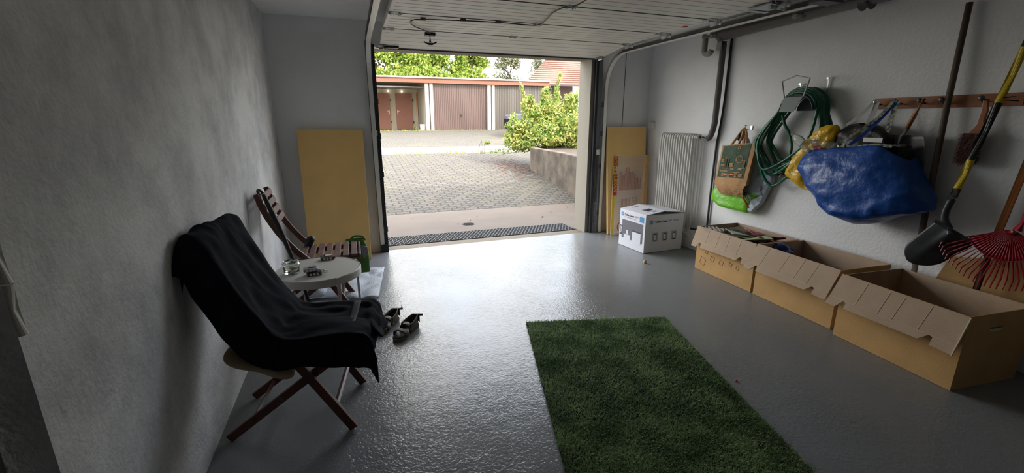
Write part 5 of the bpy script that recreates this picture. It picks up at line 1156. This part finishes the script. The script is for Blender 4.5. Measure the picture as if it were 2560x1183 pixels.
# ------------------------------------------------------------------ chairs
CW = 0.375
def make_chair(loc, rz, label):
    C = empty('folding_chair', loc, rz, label, 'chair', 'wooden folding chairs by the left wall')
    wd, wn = M['wood_red'], M['wood_worn']
    # local: x forward, y 0..CW across, origin under seat rear
    prof = [(-0.235, 0.93), (-0.215, 0.86), (-0.18, 0.76), (-0.12, 0.64), (-0.045, 0.53), (0.04, 0.435), (0.10, 0.36), (0.20, 0.19), (0.305, 0.008)]
    for y in (0.0, CW):
        P = catmull([V((a, y, z)) for a, z in prof], 5); mb = MB(); ring = []
        for i, p in enumerate(P):
            d = (P[min(i + 1, len(P) - 1)] - P[max(i - 1, 0)]).normalized(); n_ = V((-d.z, 0, d.x)) * (0.019 if i > 3 else 0.016); x = V((0, 0.011, 0))
            ring.append([mb.v(p + q) for q in (-x - n_, x - n_, x + n_, -x + n_)])
        for i in range(len(ring) - 1):
            for k in range(4): mb.face([ring[i][k], ring[i][(k + 1) % 4], ring[i + 1][(k + 1) % 4], ring[i + 1][k]])
        mb.face(ring[0]); mb.face(ring[-1]); mb.build('back_rail', wd, C)
    for y in (0.026, CW - 0.026):
        MB().bar((-0.235, y, 0.012), (0.33, y, 0.425), 0.02, 0.038, (0, 0, 1)).build('leg', wd, C, bevel=0.003)
    for y in (0.045, CW - 0.045): MB().bar((-0.04, y, 0.425), (0.37, y, 0.44), 0.018, 0.035).build('seat_rail', wd, C, bevel=0.003)
    for k in range(7):
        x0 = -0.03 + k * 0.0585
        MB().box((x0, -0.012 if k % 6 else 0.0, 0.443 + 0.0004 * k), (x0 + 0.042, CW + 0.012 if k % 6 else CW, 0.459 + 0.0004 * k)).build('seat_slat', wn, C, bevel=0.003)
    MB().box((0.372, 0, 0.42), (0.388, CW, 0.459)).build('seat_edge', wd, C, bevel=0.003)
    for i, (a, z) in enumerate(((-0.222, 0.90), (-0.203, 0.842), (-0.182, 0.783), (-0.158, 0.725))):
        d = V((0.25, 0, -0.97)); 
        mb = MB(); mb.bar((a + 0.014, -0.014, z), (a + 0.014, CW + 0.014, z), 0.014, 0.044, (-0.28, 0, 0.96)); mb.build('back_slat', wn, C, bevel=0.004)
    for (x, z) in ((-0.13, 0.09), (0.235, 0.13)):
        MB().bar((x, 0.01, z), (x, CW - 0.01, z), 0.014, 0.036, (0.6, 0, 0.8)).build('stretcher', wd, C, bevel=0.002)
    for y in (-0.013, CW + 0.013): MB().cyl((0.015, y - 0.003, 0.21), (0.015, y + 0.003, 0.21), 0.009, 10).build('pivot_bolt', M['steel_dark'], C)
    return C
CH1 = make_chair((-0.405, 1.965, 0), R(-8), 'wooden folding chair covered by the black towel, nearest the camera')
CH2 = make_chair((-0.395, 3.295, 0), R(0), 'bare slatted wooden folding chair beyond the white table')
# towel
TWo = empty('towel', (-0.405, 1.965, 0), R(-8), 'black towel draped over the back and seat of the nearest chair', 'towel')
PR = [(-0.268, 0.78), (-0.268, 0.87), (-0.262, 0.94), (-0.236, 0.968), (-0.198, 0.942), (-0.158, 0.84), (-0.10, 0.70), (-0.035, 0.585), (0.02, 0.515), (0.07, 0.492), (0.18, 0.487), (0.30, 0.480), (0.365, 0.475), (0.395, 0.464), (0.412, 0.43), (0.418, 0.39)]
PP = catmull([V((a, 0, z)) for a, z in PR], 5)
def towel():
    mb = MB(); nu = len(PP) - 1; nv = 56
    def fn(u, v):
        i = round(u * nu); c = PP[i]; back = max(0.0, min(1.0, (0.10 - c.x) / 0.14))
        W0, ext = CW + 0.02, 0.175 - 0.02 * (1 - back)
        far_ext = 0.05
        tot = W0 + ext + far_ext; s = v * tot - ext     # s<0 near overhang, s>W0 far overhang
        p = V((c.x, 0, c.z))
        if s < 0:
            q = -s; bend = min(1, q / 0.03)
            y_b, y_s = -0.012 - 0.10 * q / ext * 0.9, -0.015 - 0.03 * q / ext
            dz_b, dz_s = -0.85 * max(0, q - 0.012), -0.95 * max(0, q - 0.012)
            dx_b = -0.22 * q
            p += V((dx_b * back, y_b * back + y_s * (1 - back), dz_b * back + dz_s * (1 - back)))
        elif s > W0:
            q = s - W0; p += V((-0.2 * q * back, W0 + 0.008 + 0.1 * q, -0.9 * q))
        else: p += V((0, s - 0.01, -0.006 * math.sin(PI * s / W0)))
        # folds
        f1 = 0.006 * math.sin(9 * v + 14 * u) + 0.011 * (1 - abs(2 * noise.noise(V((u * 7 + v * 3, v * 6 - u * 4, 9))))) + 0.012 * noise.noise(V((u * 6, v * 5, 2))) + 0.005 * noise.noise(V((u * 18, v * 14, 5)))
        seatf = 1 - back
        tang = PP[min(i + 1, nu)] - PP[max(i - 1, 0)]; n_ = V((-tang.z, 0, tang.x)).normalized()
        if n_.z < 0 and i > 18: n_ = -n_
        p += n_ * (f1 + 0.004)
        # crease at the seat joint
        p += V((0.0, 0, 0.012)) * math.exp(-((c.x - 0.03) / 0.035) ** 2) * noise.noise(V((v * 9, 3, 1)))
        if s < 0: p.y -= 0.012 * abs(noise.noise(V((u * 9, v * 5, 8)))) + 0.01 * math.sin(u * 26) * (-s / ext) * seatf
        if c.x < -0.2 and p.x < -0.27: p.x = max(p.x, -0.275)
        return p
    mb.grid(fn, nu, nv)
    o = mb.build('towel_cloth', M['towel'], TWo, smooth=True, solid=0.006)
    return o
towel()
# corner bunched at the seat front right, and woven band
mb = MB(); mb.grid(lambda u, v: V((0.395 + 0.05 * u + 0.01 * math.sin(v * 9), 0.10 + 0.30 * v, 0.462 - 0.10 * u * (0.5 + 0.8 * v) + 0.01 * math.sin(v * 12 + u * 3))), 8, 18); mb.build('towel_corner', M['towel'], TWo, smooth=True, solid=0.008)
mb = MB(); mb.grid(lambda u, v: V((0.30 + 0.035 * u, 0.0 + (CW - 0.01) * v, 0.4925 + 0.004 * math.sin(v * 9))), 3, 14); mb.build('woven_band', mat('towel_band', hexc(26, 27, 38), 0.8), TWo, smooth=True, solid=0.002)
# cushion under the towel
CU = empty('cushion', (-0.405, 1.965, 0), R(-8), 'tan seat cushion poking out below the black towel', 'cushion')
mb = MB()
def cu(u, v):
    a, b = u * 2 * PI, (v - 0.5) * PI; ca = math.copysign(abs(math.cos(a)) ** 0.5, math.cos(a)); sa = math.copysign(abs(math.sin(a)) ** 0.5, math.sin(a)); cb = max(0.0, math.cos(b)) ** 0.5
    k = 1 + 0.34 * abs(ca * sa)
    return V((0.125 * ca * cb * k, 0.135 * sa * cb * k, 0.042 * math.sin(b) * (1 - 0.5 * abs(ca * sa))))
mb.grid(cu, 48, 14); mb.build('cushion_body', M['cushion'], CU, smooth=True, loc=(-0.055, 0.075, 0.405), rot=(R(8), R(30), R(12)))
# walking cane hooked on the far chair
cn = [(-0.615, 3.335, 0.92), (-0.62, 3.31, 0.95), (-0.605, 3.285, 0.96), (-0.585, 3.27, 0.94), (-0.56, 3.265, 0.86), (-0.51, 3.245, 0.70), (-0.46, 3.225, 0.52), (-0.42, 3.215, 0.36), (-0.38, 3.20, 0.16), (-0.36, 3.195, 0.012)]
CNE = empty('umbrella', (0, 0, 0), 0, 'folded black umbrella with hooked handle hanging on the back of the slatted chair', 'umbrella')
P = catmull([V(p) for p in cn], 5)
MB().tube(P[:16], 0.0085, 10).build('hooked_handle', M['black'], CNE, smooth=True); MB().tube(P[15:], [0.011 + 0.006 * math.sin(PI * min(1, k / 18)) for k in range(len(P) - 15)], 10).build('folded_canopy', M['rubber'], CNE, smooth=True)
# dark cloth roll at seat rear of far chair
mb = MB(); mb.tube(catmull([(-0.40, 3.655, 0.415), (-0.392, 3.66, 0.46), (-0.372, 3.662, 0.50), (-0.345, 3.65, 0.515)], 4), [0.022, 0.028, 0.03, 0.031, 0.03, 0.031, 0.032, 0.032, 0.03, 0.03, 0.027, 0.024, 0.02], 12)
tag(mb.build('cloth_wrap', M['rubber'], smooth=True), 'black cloth wrapped round the far rear corner of the slatted chair seat', 'cloth')

# ------------------------------------------------------------------ round table
TX, TY, TZ, TR = -0.275, 2.985, 0.475, 0.262
TB = empty('round_table', (TX, TY, 0), 0, 'round white metal side table between the two folding chairs', 'table')
MB().lathe([(0, TZ - 0.004), (TR - 0.01, TZ - 0.004), (TR - 0.004, TZ - 0.001), (TR, TZ - 0.006), (TR, TZ - 0.05), (TR - 0.003, TZ - 0.05), (TR - 0.004, TZ - 0.012), (0, TZ - 0.012)], n=72).build('tabletop', M['white_metal'], TB, smooth=False)
for k in range(4):
    a = R(-62 + 90 * k); c, s = math.cos(a), math.sin(a); x0, y0 = (TR + 0.003) * c, (TR + 0.003) * s; t__ = V((-s, c, 0))
    mb = MB(); mb.bar((x0, y0, 0.0), (x0, y0, TZ - 0.006), 0.022, 0.008, (c, s, 0)); mb.bar((x0 - 0.012 * c, y0 - 0.012 * s, TZ - 0.004), (x0 + 0.004 * c, y0 + 0.004 * s, TZ - 0.004), 0.022, 0.006); mb.build('leg', M['white_metal'], TB, bevel=0.002)
# jar
JX, JY = -0.425, 2.945
JR = empty('glass_jar', (JX, JY, TZ - 0.003), 0, 'open glass jar with yellowish leftovers on the white table', 'jar')
MB().lathe([(0.0, 0.0), (0.040, 0.001), (0.047, 0.008), (0.048, 0.05), (0.045, 0.058), (0.052, 0.062), (0.052, 0.067), (0.046, 0.070), (0.047, 0.080), (0.044, 0.080), (0.043, 0.066), (0.044, 0.05), (0.043, 0.010), (0, 0.006)], n=40).build('jar_glass', M['glass'], JR, smooth=True)
mb = MB(); rnd = random.Random(3)
for k in range(9):
    a = rnd.uniform(0, 6.28); r_ = 0.022 * rnd.random(); mb.bar((r_ * math.cos(a), r_ * math.sin(a), 0.012 + 0.003 * k), (r_ * math.cos(a) + 0.02 * math.cos(a * 3), r_ * math.sin(a) + 0.016 * math.sin(a * 3), 0.018 + 0.003 * k), 0.008, 0.008)
mb.build('jar_contents', M['cork'], JR)
def pack(loc, rz, label, m, wrap):
    B = empty('battery_pack', loc, rz, label, 'battery pack', 'battery packs on the white table')
    MB().box((-0.042, -0.03, 0.001), (0.042, 0.03, 0.02)).build('pack_body', m, B, bevel=0.004)
    for k in range(3): MB().cyl((-0.022 + 0.02 * k, -0.0305, 0.0105), (-0.022 + 0.02 * k, -0.033, 0.0105), 0.0075, 12).build('cell_end', M['plastic_white'], B)
    if wrap == 1: MB().box((0.04, -0.02, 0.003), (0.05, 0.02, 0.018)).build('red_end', M['red'], B)
    if wrap: MB().box((-0.01, -0.005, 0.02), (0.03, 0.028, 0.026)).build('paper_slip', M['plastic_white'] if wrap == 1 else M['mid_print'], B)
    return B
pack((-0.230, 3.185, TZ - 0.003), R(10), 'dark green battery pack with white round ends at the far edge of the table', M['olive'], 1)
pack((-0.293, 2.868, TZ - 0.003), R(12), 'battery pack in crumpled clear wrap, lower of the stacked pair on the table', M['packdark'], 0)
pack((-0.310, 2.880, TZ + 0.020), R(5), 'grey battery pack on top of the stacked pair on the table', M['mid_print'], 2)
mb = MB(); mb.grid(lambda u, v: V((-0.25 + 0.07 * (u - 0.5), 2.862 + 0.05 * (v - 0.5), TZ + 0.006 + 0.016 * abs(nz((u * 7, v * 7, 1))) * 2)), 12, 12); tag(mb.build('clear_wrapper', M['pet'], solid=0.0008), 'crumpled clear wrapper beside the stacked battery packs', 'wrapper')

# green bag hanging off far chair seat, plastic on floor
GBG = empty('green_bag', (0.0, 3.72, 0.3), 0, 'green bag with a grey printed panel hanging off the front of the slatted chair seat', 'bag')
mb = MB()
def gb(u, v):
    a = 2 * PI * v; hw_ = 0.075 + 0.02 * math.sin(PI * u); x = -0.03 + hw_ * math.copysign(abs(math.cos(a)) ** 0.6, math.cos(a)) - 0.02 * (1 - u); y = 0.03 * math.copysign(abs(math.sin(a)) ** 0.6, math.sin(a)) * (1 if u < 0.9 else 0.6)
    z = 0.165 - 0.29 * u; p = V((x, y, z)); k = 0.010 * nz(p, 16, 3); return p + V((math.cos(a), math.sin(a), 0)) * k
g = mb.grid(gb, 22, 36, closed_v=True); mb.face(g[-1]); mb.build('bag_body', M['green_cloth'], GBG, smooth=True, solid=0.002)
MB().prism([(-0.01, -0.040, 0.12), (0.045, -0.038, 0.10), (0.05, -0.040, 0.04), (0.01, -0.042, 0.0)], (0, 0.006, 0)).build('printed_panel', M['mid_print'], GBG)
MB().tube(catmull([(-0.09, 0, 0.15), (-0.05, -0.01, 0.19), (0.01, 0, 0.185), (0.035, 0, 0.15)], 5), 0.008, 8).build('bag_handle', M['green_cloth'], GBG, smooth=True)
mb = MB(); mb.grid(lambda u, v: V((-0.50 + 0.70 * u - 0.10 * v, 4.36 - 0.78 * v + 0.06 * math.sin(u * 5), 0.012 + 0.018 * abs(nz((u * 5, v * 5, 2))) * 2 + 0.10 * math.exp(-((u - 0.45) * 5) ** 2 - ((v - 0.6) * 5) ** 2))), 36, 36)
tag(mb.build('bubble_wrap', M['bubble'], smooth=True, solid=0.002), 'sheet of clear bubble wrap on the floor under the slatted chair', 'bubble wrap')
mb = MB(); mb.grid(lambda u, v: V((-0.60 + 0.33 * u, 4.02 - 0.36 * v, 0.018 + 0.20 * math.sin(PI * u) * math.sin(PI * v) * (0.8 + 0.4 * nz((u * 4, v * 4, 9))))), 20, 20)
tag(mb.build('plastic_sack', M['bubble'], smooth=True, solid=0.002), 'puffed clear plastic sack on the floor behind the table legs', 'plastic sack')

# ------------------------------------------------------------------ sandals
def sandal(loc, rz, label, up_strap):
    S = empty('sandal', loc, rz, label, 'sandal', 'pair of sandals')
    # x forward (toe), length .27
    out = [(-0.13, 0.0), (-0.12, 0.028), (-0.07, 0.034), (0.0, 0.033), (0.06, 0.045), (0.11, 0.040), (0.138, 0.015), (0.138, -0.012), (0.11, -0.036), (0.06, -0.043), (0.0, -0.032), (-0.07, -0.032), (-0.12, -0.026)]
    P = [V((p.x, p.y, 0)) for p in catmull([V((a, b, 0)) for a, b in out], 4, True)]
    MB().prism([p + V((0, 0, 0.002)) for p in P], (0, 0, 0.022)).build('sole', M['sole'], S, bevel=0.004)
    MB().prism([p * 0.93 + V((0, 0, 0.025)) for p in P], (0, 0, 0.005)).build('insole', M['insole'], S, bevel=0.002)
    def band(x0, x1, h_, wv_, a0=0, a1=PI):
        mb = MB(); mb.grid(lambda u, v: V((x0 + (x1 - x0) * v + 0.01 * math.sin(PI * u), (0.047 if x0 > 0 else 0.037) * math.cos(a0 + (a1 - a0) * u), 0.016 + h_ * math.sin(a0 + (a1 - a0) * u) ** 0.7 if math.sin(a0 + (a1 - a0) * u) > 0 else 0.016)), 16, 3); return mb.build('strap', M['leather'], S, smooth=True, solid=0.004)
    band(0.045, 0.085, 0.045, 1); band(-0.02, 0.02, 0.062, 1)
    for sy in (-1, 1):
        mb = MB(); mb.grid(lambda u, v: V((-0.125 + 0.13 * u, sy * (0.036 - 0.02 * (1 - u) ** 3), 0.02 + (0.05 + 0.02 * (1 - u)) * v)), 8, 3); mb.build('side_strap', M['leather'], S, smooth=True, solid=0.004)
    mb = MB(); mb.grid(lambda u, v: V((-0.125 - 0.012 * math.sin(PI * u), 0.030 * math.cos(PI * u), 0.03 + 0.045 * v)), 8, 3); mb.build('heel_strap', M['leather'], S, smooth=True, solid=0.004)
    MB().bar((-0.13, -0.035, 0.075), (-0.135, 0.05, 0.085), 0.012, 0.012).build('loose_strap', M['leather'], S)
    MB().cyl((0.0, -0.038, 0.04), (0.0, -0.041, 0.04), 0.009, 10).build('buckle', M['plastic_white'], S)
    if up_strap: MB().tube([(-0.13, 0.045, 0.085), (-0.13, 0.05, 0.12)], 0.003, 6).build('strap_end', M['leather'], S)
    return S
sandal((0.130, 2.965, 0), R(-122), 'left sandal of the brown pair on the floor, partly behind the other', True)
sandal((0.242, 2.825, 0), R(-128), 'right sandal of the brown pair on the floor, nearer the turf mat', False)
